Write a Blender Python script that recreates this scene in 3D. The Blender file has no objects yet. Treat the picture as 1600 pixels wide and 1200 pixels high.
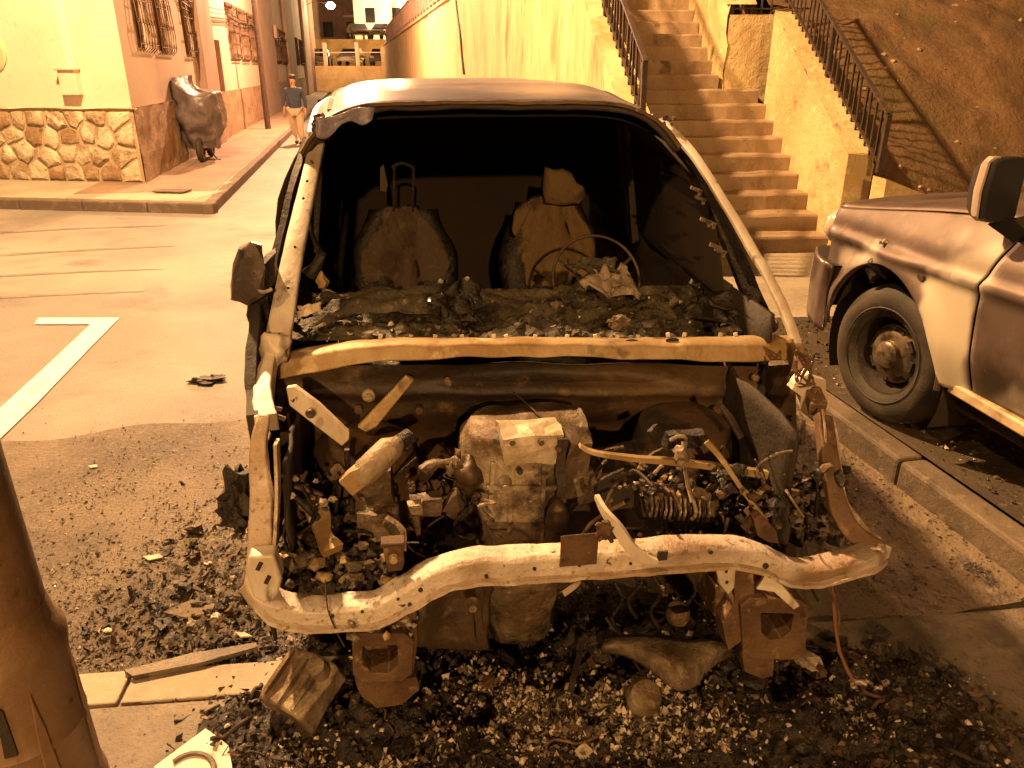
import bpy, bmesh, math, random
from mathutils import Vector, Matrix, noise
R = math.radians
S = bpy.context.scene
C = S.collection
rnd = random.Random(7)
# ---------------------------------------------------------------- camera
FPX, TH, CAMH = 1202.0, R(22.3), 1.9
CAM = Vector((0, 0, CAMH))
cd = bpy.data.cameras.new('camera'); cam = bpy.data.objects.new('camera', cd); C.objects.link(cam)
cam.location = CAM; cam.rotation_euler = (R(90) - TH, 0, 0)
cd.sensor_width = 36; cd.lens = FPX / 1600 * 36; cd.clip_start = 0.05; cd.clip_end = 600
S.camera = cam
# ---------------------------------------------------------------- night sky
W = bpy.data.worlds.new('World'); S.world = W; W.use_nodes = True
bg = W.node_tree.nodes['Background']
sky = W.node_tree.nodes.new('ShaderNodeTexSky'); sky.sky_type = 'NISHITA'; sky.sun_disc = False
sky.sun_elevation = R(-4); sky.sun_rotation = R(200)
mixn = W.node_tree.nodes.new('ShaderNodeMix'); mixn.data_type = 'RGBA'; mixn.inputs[0].default_value = 0.9
mixn.inputs[7].default_value = (0.80, 0.30, 0.13, 1)
W.node_tree.links.new(sky.outputs[0], mixn.inputs[6]); W.node_tree.links.new(mixn.outputs[2], bg.inputs[0])
bg.inputs[1].default_value = 0.06
S.view_settings.view_transform = 'Standard'; S.view_settings.look = 'None'
S.view_settings.exposure = 1.1; S.view_settings.gamma = 1.0
S.cycles.max_bounces = 6; S.cycles.sample_clamp_indirect = 4
# lamps of the place and one added for the side wall: name, position, watts, colour (their posts and heads are built further down)
SOD = (1.0, 0.56, 0.235)
LAMPS = [('hanging_lamp', (-4.3, 7.5, 8.3), 10800, SOD),
         ('kerb_lamp', (-2.5, -0.9, 5.2), 320, (1.0, 0.55, 0.20)),
         ('road_lamp', (1.6, -14.0, 6.2), 4000, (1.0, 0.54, 0.19)),
         ('street_lamp', (-5.6, 25.0, 7.2), 6500, (1.0, 0.50, 0.25)),  # added lamp, brightens the corner building's side wall
         ('street_lamp', (-14.0, 66.0, 6.2), 3000, (1.0, 0.52, 0.25)),
         ('terrace_lamp', (-11.4, 80.0, 7.7), 22000, (1.0, 0.65, 0.26))]
for n_, p_, w_, c_ in LAMPS:
    ld = bpy.data.lights.new(n_ + '_light', 'POINT'); ld.energy = w_; ld.color = c_; ld.shadow_soft_size = 0.14
    lo = bpy.data.objects.new(n_ + '_light', ld); C.objects.link(lo); lo.location = p_

# ---------------------------------------------------------------- pixel helpers (used to measure the place)
def ray(px, py):
    x = (px - 800) / FPX; up = (600 - py) / FPX
    return Vector((x, math.cos(TH) + up * math.sin(TH), -math.sin(TH) + up * math.cos(TH)))
class Fr:
    def __init__(s, o, phi):
        s.o = Vector(o); s.phi = R(phi)
        s.a = (Vector((math.cos(s.phi), math.sin(s.phi), 0)), Vector((-math.sin(s.phi), math.cos(s.phi), 0)), Vector((0, 0, 1)))
    def L(s, p):
        d = Vector(p) - s.o
        return Vector([d.dot(a) for a in s.a])
    def Wd(s, p):
        return s.o + s.a[0] * p[0] + s.a[1] * p[1] + s.a[2] * p[2]
    def hit(s, px, py, ax, val):
        r = ray(px, py); c = s.L(CAM); d = Vector([r.dot(a) for a in s.a])
        return c + d * ((val - c[ax]) / d[ax])
    def u(s, px, py, val): return s.hit(px, py, 0, val)
    def v(s, px, py, val): return s.hit(px, py, 1, val)
    def w(s, px, py, val): return s.hit(px, py, 2, val)
WORLD = Fr((0, 0, 0), 0)
def G(px, py, z=0): return WORLD.w(px, py, z)

# ---------------------------------------------------------------- mesh helpers
def mnoise(p, sc, seed=0.0):
    return noise.noise_vector(Vector(p) * sc + Vector((seed, seed * 1.7, -seed)))
def spl(pts, k=4):
    pts = [tuple(p) for p in pts]; out = []
    n = len(pts)
    for i in range(n - 1):
        p0 = pts[max(i - 1, 0)]; p1 = pts[i]; p2 = pts[i + 1]; p3 = pts[min(i + 2, n - 1)]
        for j in range(k):
            t = j / k
            out.append(tuple(0.5 * (2 * b + (c - a) * t + (2 * a - 5 * b + 4 * c - d) * t * t + (3 * b - a - 3 * c + d) * t ** 3)
                             for a, b, c, d in zip(p0, p1, p2, p3)))
    out.append(pts[-1])
    return out
class MB:
    def __init__(s): s.V = []; s.F = []; s.m = []
    def add(s, vs, fs, mi=0):
        b = len(s.V); s.V += [tuple(v) for v in vs]; s.F += [tuple(i + b for i in f) for f in fs]; s.m += [mi] * len(fs); return s
    def box(s, c, d, rot=(0, 0, 0), mi=0, taper=1.0):
        M = Matrix.Translation(Vector(c)) @ (Matrix.Rotation(rot[2], 4, 'Z') @ Matrix.Rotation(rot[1], 4, 'Y') @ Matrix.Rotation(rot[0], 4, 'X'))
        vs = [M @ Vector((x * d[0] / 2 * (taper if z > 0 else 1), y * d[1] / 2 * (taper if z > 0 else 1), z * d[2] / 2)) for z in (-1, 1) for x, y in ((-1, -1), (1, -1), (1, 1), (-1, 1))]
        return s.add(vs, [(0, 3, 2, 1), (4, 5, 6, 7), (0, 1, 5, 4), (1, 2, 6, 5), (2, 3, 7, 6), (3, 0, 4, 7)], mi)
    def rings(s, rings, caps=True, mi=0, closed=True):
        n = len(rings[0]); vs = [p for r in rings for p in r]; fs = []
        for i in range(len(rings) - 1):
            for j in range(n if closed else n - 1):
                k = (j + 1) % n
                fs.append((i * n + j, i * n + k, (i + 1) * n + k, (i + 1) * n + j))
        if caps: fs += [tuple(range(n))[::-1], tuple((len(rings) - 1) * n + j for j in range(n))]
        return s.add(vs, fs, mi)
    def _frames(s, pts, up):
        pts = [Vector(p) for p in pts]; out = []
        for i, p in enumerate(pts):
            t = (pts[min(i + 1, len(pts) - 1)] - pts[max(i - 1, 0)]).normalized()
            sd = t.cross(Vector(up))
            if sd.length < 1e-3: sd = t.cross(Vector((0.3, 1, 0.1)))
            sd.normalize(); out.append((p, sd, sd.cross(t).normalized()))
        return out
    def tube(s, pts, r, n=8, up=(0, 0, 1), mi=0):
        fr = s._frames(pts, up); L = len(fr)
        rr = r if isinstance(r, (list, tuple)) else [r] * L
        if len(rr) != L: rr = [rr[0] + (rr[-1] - rr[0]) * i / (L - 1) for i in range(L)]
        return s.rings([[p + a * math.cos(6.2832 * j / n) * q + b * math.sin(6.2832 * j / n) * q for j in range(n)] for (p, a, b), q in zip(fr, rr)], True, mi)
    def bar(s, pts, w, h, up=(0, 0, 1), mi=0, lip=0.0):
        fr = s._frames(pts, up); L = len(fr)
        f = lambda q, i: (q[0] + (q[-1] - q[0]) * i / (L - 1) if len(q) != L else q[i]) if isinstance(q, (list, tuple)) else q
        rs = []
        for i, (p, a, b) in enumerate(fr):
            W2, H2 = f(w, i) / 2, f(h, i) / 2
            if lip: sec = [(-1, -1), (-1, 1 - lip), (-1 + lip, 1), (1 - lip, 1), (1, 1 - lip), (1, -1)]
            else: sec = [(-1, -1), (-1, 1), (1, 1), (1, -1)]
            rs.append([p + a * x * W2 + b * y * H2 for x, y in sec])
        return s.rings(rs, True, mi)
    def grid(s, nx, ny, fn, mi=0):
        vs = [fn(i / (nx - 1), j / (ny - 1)) for j in range(ny) for i in range(nx)]
        fs = [(j * nx + i, j * nx + i + 1, (j + 1) * nx + i + 1, (j + 1) * nx + i) for j in range(ny - 1) for i in range(nx - 1)]
        return s.add(vs, fs, mi)
    def plate(s, pts, d, mi=0):
        n = len(pts); d = Vector(d); P = [Vector(p) for p in pts]
        vs = P + [p + d for p in P]
        return s.add(vs, [tuple(range(n)), tuple(range(2 * n - 1, n - 1, -1))] + [(i, i + n, (i + 1) % n + n, (i + 1) % n) for i in range(n)], mi)
    def lathe(s, prof, n=32, o=(0, 0, 0), ax='u', mi=0):
        rs = []
        for r, x in prof:
            ring = []
            for j in range(n):
                a = 6.2832 * j / n
                q = {'u': (x, r * math.cos(a), r * math.sin(a)), 'w': (r * math.cos(a), r * math.sin(a), x), 'v': (r * math.cos(a), x, r * math.sin(a))}[ax]
                ring.append((q[0] + o[0], q[1] + o[1], q[2] + o[2]))
            rs.append(ring)
        return s.rings(rs, False, mi)
    def blob(s, c, r, seed=0, amp=0.25, sub=2, sc=1.6, mi=0, rot=0):
        bm = bmesh.new(); bmesh.ops.create_icosphere(bm, subdivisions=sub, radius=1)
        vs = []
        for v in bm.verts:
            p = v.co * (1 + amp * noise.noise(v.co * sc + Vector((seed * 3.1, seed, -seed))) * 2 + amp * 0.6 * noise.noise(v.co * sc * 3 + Vector((seed, 9, seed))))
            p = Vector((p.x * r[0], p.y * r[1], p.z * r[2])); p.rotate(Matrix.Rotation(rot, 3, 'Z'))
            vs.append(p + Vector(c))
        fs = [[v.index for v in f.verts] for f in bm.faces]; bm.free()
        return s.add(vs, fs, mi)
    def sub(s, n=1):
        me = bpy.data.meshes.new('t'); me.from_pydata(s.V, [], s.F); bm = bmesh.new(); bm.from_mesh(me)
        bmesh.ops.subdivide_edges(bm, edges=bm.edges[:], cuts=n, use_grid_fill=True)
        bm.verts.index_update()
        s.V = [tuple(v.co) for v in bm.verts]; s.F = [tuple(v.index for v in f.verts) for f in bm.faces]; s.m = [0] * len(s.F)
        bm.free(); bpy.data.meshes.remove(me); return s
    def warp(s, amp, sc, seed=0):
        s.V = [tuple(Vector(v) + mnoise(v, sc, seed) * amp) for v in s.V]; return s
    def build(s, name, mats, parent=None, smooth=False, bevel=0, solid=0, label=None):
        me = bpy.data.meshes.new(name); me.from_pydata([tuple(v) for v in s.V], [], s.F)
        for m in (mats if isinstance(mats, (list, tuple)) else [mats]): me.materials.append(m)
        if any(s.m): me.polygons.foreach_set('material_index', s.m)
        o = bpy.data.objects.new(name, me); C.objects.link(o)
        if parent: o.parent = parent
        if len(s.F) < 60000:
            bm = bmesh.new(); bm.from_mesh(me); bmesh.ops.recalc_face_normals(bm, faces=bm.faces[:]); bm.to_mesh(me); bm.free()
        if smooth:
            me.polygons.foreach_set('use_smooth', [True] * len(me.polygons))
            if smooth != 'all' and len(s.F) < 60000: me.set_sharp_from_angle(angle=R(38))
        if solid:
            q = o.modifiers.new('solid', 'SOLIDIFY'); q.thickness = solid; q.offset = 0
        if bevel:
            q = o.modifiers.new('bevel', 'BEVEL'); q.width = bevel; q.segments = 2; q.limit_method = 'ANGLE'; q.angle_limit = R(40)
        if label: o['label'] = label
        return o
def tag(o, label=None, cat=None, group=None, kind=None):
    if label: o['label'] = label
    if cat: o['category'] = cat
    if group: o['group'] = group
    if kind: o['kind'] = kind
    return o
def empty(name, loc, label, cat, rz=0, group=None):
    o = bpy.data.objects.new(name, None); C.objects.link(o); o.empty_display_size = 0.2
    o.location = loc; o.rotation_euler = (0, 0, rz)
    return tag(o, label, cat, group)
def copy_tree(o, parent=None):
    c = o.copy(); C.objects.link(c)
    if parent: c.parent = parent
    for ch in list(o.children): copy_tree(ch, c)
    return c
def piece(src, loc=None, rot=None, scale=None):
    c = src.copy(); C.objects.link(c)
    if loc is not None: c.location = loc
    if rot is not None: c.rotation_euler = rot
    if scale is not None: c.scale = scale
    return c

# ---------------------------------------------------------------- materials
def MAT(name, col, layers=(), rough=0.8, rough2=None, metal=0.0, bump=(), spec=0.5, coat=0, emis=None, stretch=(1, 1, 1), trans=0, space='P'):
    """layers: (colour, noise scale, from, to[, kind]); bump: (scale, strength[, kind]) ..."""
    m = bpy.data.materials.new(name); m.use_nodes = True
    nt = m.node_tree; N = nt.nodes; Lk = nt.links.new; b = N['Principled BSDF']
    if space == 'P': src = N.new('ShaderNodeNewGeometry').outputs['Position']
    else: src = N.new('ShaderNodeTexCoord').outputs['Object']
    mp = N.new('ShaderNodeMapping'); mp.inputs['Scale'].default_value = stretch; Lk(src, mp.inputs[0]); src = mp.outputs[0]
    def tex(sc, kind='noise', off=0.0):
        if kind.startswith('vor'):
            t = N.new('ShaderNodeTexVoronoi'); t.inputs['Scale'].default_value = sc
            if kind == 'vore': t.feature = 'DISTANCE_TO_EDGE'
            Lk(src, t.inputs['Vector']); return t.outputs['Distance']
        if kind == 'wave':
            t = N.new('ShaderNodeTexWave'); t.inputs['Scale'].default_value = sc; t.inputs['Distortion'].default_value = 4
            t.inputs['Detail'].default_value = 3; Lk(src, t.inputs['Vector']); return t.outputs['Fac']
        t = N.new('ShaderNodeTexNoise'); t.noise_dimensions = '4D'; t.inputs['W'].default_value = off
        t.inputs['Scale'].default_value = sc; t.inputs['Detail'].default_value = 7; t.inputs['Roughness'].default_value = 0.62
        Lk(src, t.inputs['Vector']); return t.outputs['Fac']
    cur = N.new('ShaderNodeRGB'); cur.outputs[0].default_value = (*col, 1); cur = cur.outputs[0]
    lastf = None
    for k, ly in enumerate(layers):
        f = tex(ly[1], ly[4] if len(ly) > 4 else 'noise', 3.7 * k + 1.3 * len(name))
        mr = N.new('ShaderNodeMapRange'); mr.inputs[1].default_value = ly[2]; mr.inputs[2].default_value = ly[3]; Lk(f, mr.inputs[0])
        mx = N.new('ShaderNodeMix'); mx.data_type = 'RGBA'; Lk(mr.outputs[0], mx.inputs[0]); Lk(cur, mx.inputs[6])
        mx.inputs[7].default_value = (*ly[0], 1); cur = mx.outputs[2]; lastf = mr.outputs[0]
    Lk(cur, b.inputs['Base Color'])
    if rough2 is not None:
        f = lastf if lastf is not None else tex(5)
        mr = N.new('ShaderNodeMapRange'); mr.inputs[3].default_value = rough; mr.inputs[4].default_value = rough2; Lk(f, mr.inputs[0]); Lk(mr.outputs[0], b.inputs['Roughness'])
    else: b.inputs['Roughness'].default_value = rough
    b.inputs['Metallic'].default_value = metal; b.inputs['Specular IOR Level'].default_value = spec
    b.inputs['Coat Weight'].default_value = coat; b.inputs['Coat Roughness'].default_value = 0.12
    if trans: b.inputs['Transmission Weight'].default_value = trans
    nrm = None
    for bp in bump:
        t = tex(bp[0], bp[2] if len(bp) > 2 else 'noise', 11.0)
        bn = N.new('ShaderNodeBump'); bn.inputs['Strength'].default_value = 1.0; bn.inputs['Distance'].default_value = bp[1]; Lk(t, bn.inputs['Height'])
        if nrm: Lk(nrm, bn.inputs['Normal'])
        nrm = bn.outputs[0]
    if nrm: Lk(nrm, b.inputs['Normal'])
    if emis: b.inputs['Emission Color'].default_value = (*emis[:3], 1); b.inputs['Emission Strength'].default_value = emis[3]
    return m
m_asph = MAT('asphalt', (.155, .14, .125), [((.24, .22, .19), .5, .42, .62), ((.10, .09, .085), 1.3, .53, .68), ((.27, .25, .22), 60, .5, .8), ((.07, .065, .06), 110, .52, .7)], .62, .42, bump=[(3, .02), (70, .006), (190, .004)])
m_asph2 = MAT('coarse_wet_asphalt', (.17, .132, .09), [((.065, .048, .032), 1.3, .44, .64), ((.21, .18, .14), 40, .5, .72), ((.05, .04, .03), 75, .52, .7)], .55, .3, bump=[(8, .02), (60, .014), (160, .008)])
m_pave = MAT('paving_concrete', (.34, .29, .22), [((.22, .19, .14), 1.4, .45, .65), ((.42, .37, .29), 30, .5, .8), ((.14, .11, .085), 5, .6, .75)], .7, .5, bump=[(20, .006), (120, .004)])
m_paveD = MAT('dirty_paving', (.15, .12, .085), [((.075, .06, .045), 2.2, .42, .6), ((.22, .18, .12), 9, .52, .72), ((.05, .04, .03), 40, .52, .7)], .5, .3, bump=[(6, .012), (90, .006)])
m_paveR = MAT('brown_pavement', (.075, .052, .03), [((.04, .028, .018), 1.7, .42, .6), ((.2, .155, .1), 7, .57, .75), ((.06, .045, .03), 26, .55, .7)], .65, .45, bump=[(10, .012), (90, .006)])  # brown paving, base darkened further to stand in for the van's shadow
m_kerb = MAT('kerb_stone', (.14, .105, .07), [((.075, .055, .035), 2.5, .42, .62), ((.24, .19, .13), 16, .57, .75), ((.04, .03, .02), 5, .58, .68)], .7, bump=[(12, .01), (90, .005)])
m_kerbD = MAT('dark_kerb_stone', (.1, .07, .052), [((.17, .13, .1), 5, .5, .7)], .8, bump=[(12, .01)])
m_line = MAT('road_paint', (.72, .62, .58), [((.5, .43, .38), 9, .5, .68), ((.2, .18, .15), 34, .63, .72)], .6, bump=[(70, .004)])
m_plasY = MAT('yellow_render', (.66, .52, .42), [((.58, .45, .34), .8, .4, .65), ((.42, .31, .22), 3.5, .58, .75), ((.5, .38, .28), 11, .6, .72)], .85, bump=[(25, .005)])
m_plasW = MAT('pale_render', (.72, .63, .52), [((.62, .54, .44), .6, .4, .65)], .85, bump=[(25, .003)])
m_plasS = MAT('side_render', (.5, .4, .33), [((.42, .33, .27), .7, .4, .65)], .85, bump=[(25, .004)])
m_pilast = MAT('brown_pilaster', (.30, .2, .16), [((.22, .15, .12), 1.5, .4, .65)], .85)
m_stucco = MAT('ochre_stucco', (.62, .48, .25), [((.48, .34, .16), .9, .4, .6), ((.22, .16, .07), 2.6, .58, .72), ((.35, .25, .12), 14, .6, .7), ((.7, .57, .32), 8, .55, .7)], .9, bump=[(9, .03), (45, .012)])
m_stuccoV = MAT('streaked_stucco', (.6, .46, .25), [((.46, .32, .15), 1.6, .42, .62), ((.2, .17, .07), 1.9, .58, .70), ((.3, .2, .1), 6, .6, .68), ((.66, .52, .3), 5, .5, .75)], .9, bump=[(10, .012)], stretch=(1, 1, .35))
m_mortar = MAT('plinth_mortar', (.40, .31, .20), [((.26, .19, .12), 5, .45, .65)], .9, bump=[(20, .02), (80, .008)])
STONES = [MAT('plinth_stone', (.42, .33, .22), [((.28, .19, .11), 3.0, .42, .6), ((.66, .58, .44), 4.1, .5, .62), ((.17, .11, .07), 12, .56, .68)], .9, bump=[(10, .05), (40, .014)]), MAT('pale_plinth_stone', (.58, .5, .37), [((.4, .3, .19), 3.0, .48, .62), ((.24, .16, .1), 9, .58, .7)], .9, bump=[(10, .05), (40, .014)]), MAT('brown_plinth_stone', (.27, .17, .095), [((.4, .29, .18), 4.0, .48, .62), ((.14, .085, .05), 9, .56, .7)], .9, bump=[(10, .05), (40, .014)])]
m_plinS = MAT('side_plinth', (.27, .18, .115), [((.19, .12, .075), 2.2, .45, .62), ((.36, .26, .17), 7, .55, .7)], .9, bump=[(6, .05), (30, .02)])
m_step = MAT('stair_concrete', (.34, .25, .16), [((.24, .165, .1), 1.8, .42, .62), ((.35, .26, .17), 14, .55, .75), ((.09, .06, .035), 4, .58, .7), ((.12, .08, .05), 40, .6, .7)], .8, bump=[(30, .006)])
m_dirt = MAT('bare_earth', (.17, .095, .042), [((.12, .07, .028), 1.2, .42, .6), ((.22, .13, .065), 4, .55, .72), ((.12, .085, .03), .7, .55, .7), ((.28, .19, .10), 30, .62, .74)], .95, bump=[(3, .08), (14, .04), (60, .015)])
m_iron = MAT('railing_iron', (.055, .04, .035), [((.11, .06, .035), 12, .5, .65)], .6, metal=.3)
m_steel = MAT('fire_bleached_steel', (.48, .40, .34), [((.34, .24, .15), 2.6, .44, .6), ((.66, .58, .5), 9, .52, .66), ((.17, .10, .055), 11, .58, .66), ((.28, .18, .11), 45, .56, .64), ((.04, .028, .02), 33, .64, .69)], .5, .7, metal=.15, bump=[(8, .006), (30, .004), (120, .002)])
m_steelP = MAT('pale_pillar_steel', (.6, .55, .48), [((.42, .34, .26), 6, .46, .62), ((.2, .14, .09), 18, .58, .68), ((.05, .035, .025), 9, .62, .7)], .5, .7, metal=.15, bump=[(20, .004)], stretch=(1, 1, .3))
m_ochre = MAT('scorched_ochre_panel', (.34, .25, .14), [((.24, .15, .06), 5, .42, .6), ((.52, .42, .25), 11, .55, .7), ((.05, .03, .018), 7, .57, .68)], .55, .75, metal=.2, bump=[(18, .006)])
m_wall = MAT('sooty_firewall', (.07, .04, .018), [((.022, .013, .007), 2.6, .4, .56), ((.15, .095, .045), 9, .57, .7), ((.01, .007, .005), 5, .56, .68)], .6, .8, bump=[(12, .01)])
m_rust = MAT('rusty_steel', (.12, .07, .036), [((.07, .035, .018), 8, .42, .6), ((.3, .21, .12), 17, .57, .7), ((.02, .012, .008), 11, .6, .7)], .7, .85, metal=.1, bump=[(26, .006), (90, .003)])
m_alu = MAT('scorched_aluminium', (.27, .215, .15), [((.11, .07, .04), 4, .4, .56), ((.36, .3, .22), 8, .54, .68), ((.03, .02, .012), 7, .54, .64), ((.3, .24, .17), 45, .6, .7)], .55, .7, metal=.25, bump=[(9, .016), (30, .008), (90, .003)])
m_aluD = MAT('smoked_aluminium', (.075, .048, .027), [((.03, .018, .011), 5, .42, .6), ((.16, .11, .065), 14, .58, .7)], .5, .7, metal=.25, bump=[(16, .008)])
m_soot = MAT('soot', (.024, .016, .011), [((.03, .02, .012), 4, .5, .68)], .75, .5, bump=[(14, .01), (60, .004)])
m_sootI = MAT('smoked_interior', (.02, .011, .006), [((.013, .007, .004), 1.5, .45, .65)], .95)
m_char = MAT('charred_plastic', (.018, .013, .010), [((.05, .038, .026), 12, .55, .7), ((.16, .13, .09), 40, .62, .72), ((.008, .006, .005), 20, .5, .6)], .5, .3, bump=[(25, .012), (90, .006)])
m_charG = MAT('ashy_dash_crust', (.05, .04, .022), [((.12, .10, .06), 9, .48, .64), ((.012, .009, .006), 7, .52, .64), ((.28, .24, .16), 42, .6, .72)], .6, .4, bump=[(22, .02), (80, .01)])
m_melt = MAT('melted_plastic', (.05, .035, .032), [((.12, .085, .07), 6, .52, .68)], .35, .25, bump=[(14, .012)])
m_foam = MAT('scorched_seat_foam', (.14, .09, .036), [((.06, .035, .018), 4, .56, .62), ((.18, .12, .05), 22, .55, .7)], .9, bump=[(30, .01)], space='O')
m_foamG = MAT('grey_burnt_seat', (.085, .058, .038), [((.05, .03, .018), 4.5, .52, .6), ((.12, .085, .06), 25, .52, .68)], .9, bump=[(30, .012)], space='O')
m_roof = MAT('scorched_roof_paint', (.22, .215, .26), [((.15, .14, .18), 2.2, .42, .62), ((.34, .31, .3), 4, .52, .7), ((.1, .08, .07), 11, .6, .72)], .3, .42, metal=.6, bump=[(9, .002)])
m_ash = MAT('pale_ash', (.56, .48, .39), [((.26, .2, .14), 25, .45, .62), ((.58, .5, .4), 60, .56, .7)], .9, bump=[(90, .004)])
m_ashD = MAT('grey_ash', (.13, .10, .07), [((.05, .038, .026), 22, .45, .6), ((.26, .2, .14), 60, .56, .7)], .8, bump=[(60, .006)])
m_mud = MAT('burnt_ground_crust', (.024, .017, .012), [((.07, .048, .03), 7, .54, .7), ((.012, .009, .007), 20, .5, .62), ((.2, .16, .11), 55, .6, .7)], .45, .2, bump=[(14, .03), (60, .014)])
m_tyre = MAT('tyre_rubber', (.024, .019, .014), [((.055, .042, .027), 7, .45, .65)], .75, bump=[(80, .003)])
m_chrome = MAT('dull_alloy', (.26, .2, .14), [((.07, .05, .035), 14, .46, .6)], .38, metal=.6)
m_black = MAT('black_plastic', (.012, .011, .012), rough=.4)
m_glass = MAT('dark_glass', (.012, .012, .016), rough=.08, spec=.8)
m_shard = MAT('glass_shard', (.55, .55, .52), rough=.08, spec=1.0, metal=.5)
m_bark = MAT('painted_post', (.23, .145, .085), [((.17, .10, .055), 4, .45, .62), ((.24, .16, .1), 9, .56, .72), ((.06, .035, .02), 16, .6, .68), ((.3, .22, .15), 40, .64, .7)], .5, .38, metal=.2, bump=[(9, .006), (50, .002)])
m_tarp = MAT('grey_tarpaulin', (.085, .066, .068), [((.12, .095, .092), 3, .5, .7)], .4, bump=[(4, .03), (14, .008)])
m_lampE = MAT('lit_lamp_glass', (1, .8, .5), emis=(1, .74, .42, 30))

m_beam = MAT('beam_steel', (.54, .48, .43), [((.36, .28, .2), 5, .5, .64), ((.66, .58, .5), 9, .52, .66), ((.17, .10, .055), 13, .6, .67), ((.3, .2, .12), 50, .57, .65), ((.04, .028, .02), 30, .63, .68)], .5, .7, metal=.15, bump=[(8, .007), (30, .005), (120, .002)])
def attr_mix(m, attr, col):
    nt = m.node_tree; b = nt.nodes['Principled BSDF']; at = nt.nodes.new('ShaderNodeAttribute'); at.attribute_name = attr
    mx = nt.nodes.new('ShaderNodeMix'); mx.data_type = 'RGBA'; src = b.inputs['Base Color'].links[0].from_socket
    nt.links.new(at.outputs['Fac'], mx.inputs[0]); nt.links.new(src, mx.inputs[6]); mx.inputs[7].default_value = (*col, 1); nt.links.new(mx.outputs[2], b.inputs['Base Color'])
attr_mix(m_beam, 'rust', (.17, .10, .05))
# ================================================================ GROUND
o = MB().grid(2, 2, lambda a, b: (-90 + 150 * a, -25 + 185 * b, 0)).build('road', m_asph); tag(o, kind='structure')
def sheet(name, pts, z, mat, par=None):
    m = MB(); m.add([(p[0], p[1], z) for p in pts], [tuple(range(len(pts)))]); o = m.build(name, mat, par); return tag(o, kind='structure')
K = Fr((G(1411, 722, .15).x, G(1411, 722, .15).y, 0), 10.6)         # right kerb line, v along it
SB = Fr((-6.1, 13.1, .15), 10.6); FB = Fr((-6.1, 13.1, .15), -8)
# older coarse wet asphalt on the near side of the seam
def seam(t): return G(20 + 380 * t, 690 - 40 * t + 5 * math.sin(t * 9))
sp = [seam(t / 14) for t in range(-16, 16)]
r0 = G(1560, 640); sheet('worn_asphalt', [(-9, .2), (4, .2), (1.8, 4.0), (0.6, 4.4)] + [(p.x, p.y) for p in reversed(sp)], .004, m_asph2)
for k in range(5):
    pass
# thin dark sweep lines across the junction
m_strip = MAT('dark_road_line', (.11, .098, .088), [((.155, .14, .125), 3, .45, .6), ((.155, .14, .125), 12, .5, .6)], .7)
for (y0, y1, xr, w_) in ((372, 352, 262, 2.2), (410, 384, 272, 2.6), (441, 420, 255, 2.4), (474, 455, 230, 3)):
    up_, lo_ = [], []
    for k in range(15):
        t = k / 14; x = -200 + (xr + 200) * t; y = y0 + (y1 - y0) * t + .8 * math.sin(t * 7); q_ = .8 * w_ * (1 - t) ** .5 + .2
        up_.append(G(x, y - q_)); lo_.append(G(x, y + q_))
    sheet('sweep_line', up_ + lo_[::-1], .004, m_strip)
# parking bay mark
ln = [G(187, 498), G(143, 543), G(53, 637), G(0, 688), G(-70, 752), G(-150, 760), G(-78, 706), G(0, 640), G(70, 576), G(142, 508), G(54, 508), G(60, 498)]
m = MB(); m.add([(p.x, p.y, .009) for p in ln], [tuple(range(len(ln)))]); tag(m.build('bay_marking', m_line), kind='structure')

# ---- near pavement (where the photographer stands)
e0, e1 = G(90, 1056, .02), G(1600, 948, .02)
ed = (e1 - e0).normalized(); en = Vector((ed.y, -ed.x, 0))         # en points to the camera
NP = Fr((e0.x, e0.y, 0), math.degrees(math.atan2(ed.y, ed.x)))      # u along the edge, v away from camera
base = [NP.Wd((-5, 0, 0)), NP.Wd((6, 0, 0)), NP.Wd((6, -6, 0)), NP.Wd((-5, -6, 0))]
pv = sheet('near_pavement', base, .012, m_paveD)
def slab(name, mat, w, d, h, par, fr, u, v, z, bev=.006, jit=.004):
    m = MB(); m.box((0, 0, -h / 2), (w - .012, d - .012, h)); o = m.build(name, mat, par, bevel=bev)
    p = fr.Wd((u, v, 0)); o.location = (p.x, p.y, z + rnd.uniform(-jit, jit)); o.rotation_euler = (rnd.uniform(-.006, .006), rnd.uniform(-.006, .006), fr.phi); return o
kp = None; tp = None; u0 = G(205, 1060, .02); uj = NP.L(u0).x
for i in range(-4, 5):
    u = uj + .25 + .5 * i
    if kp is None: kp = slab('kerb_stone', m_pave, .5, .16, .1, pv, NP, u, -.08, .03)
    else:
        q = piece(kp); p = NP.Wd((u, -.08, 0)); q.location = (p.x, p.y, .03 + rnd.uniform(-.004, .004))
        if i > 1: q.data = q.data.copy(); q.data.materials[0] = m_paveD
for i in range(-3, 2):
    for j in range(4):
        p = NP.Wd((uj + .1 + .62 * i + .3 * (j % 2), -.16 - .21 - .42 * j, 0))
        if tp is None: tp = slab('paving_slab', m_pave, .62, .42, .06, pv, NP, 0, 0, .028); q = tp
        else: q = piece(tp)
        q.location = (p.x, p.y, .028 + rnd.uniform(-.004, .003))
        if i > -1: q.data = q.data.copy(); q.data.materials[0] = m_paveD

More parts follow.
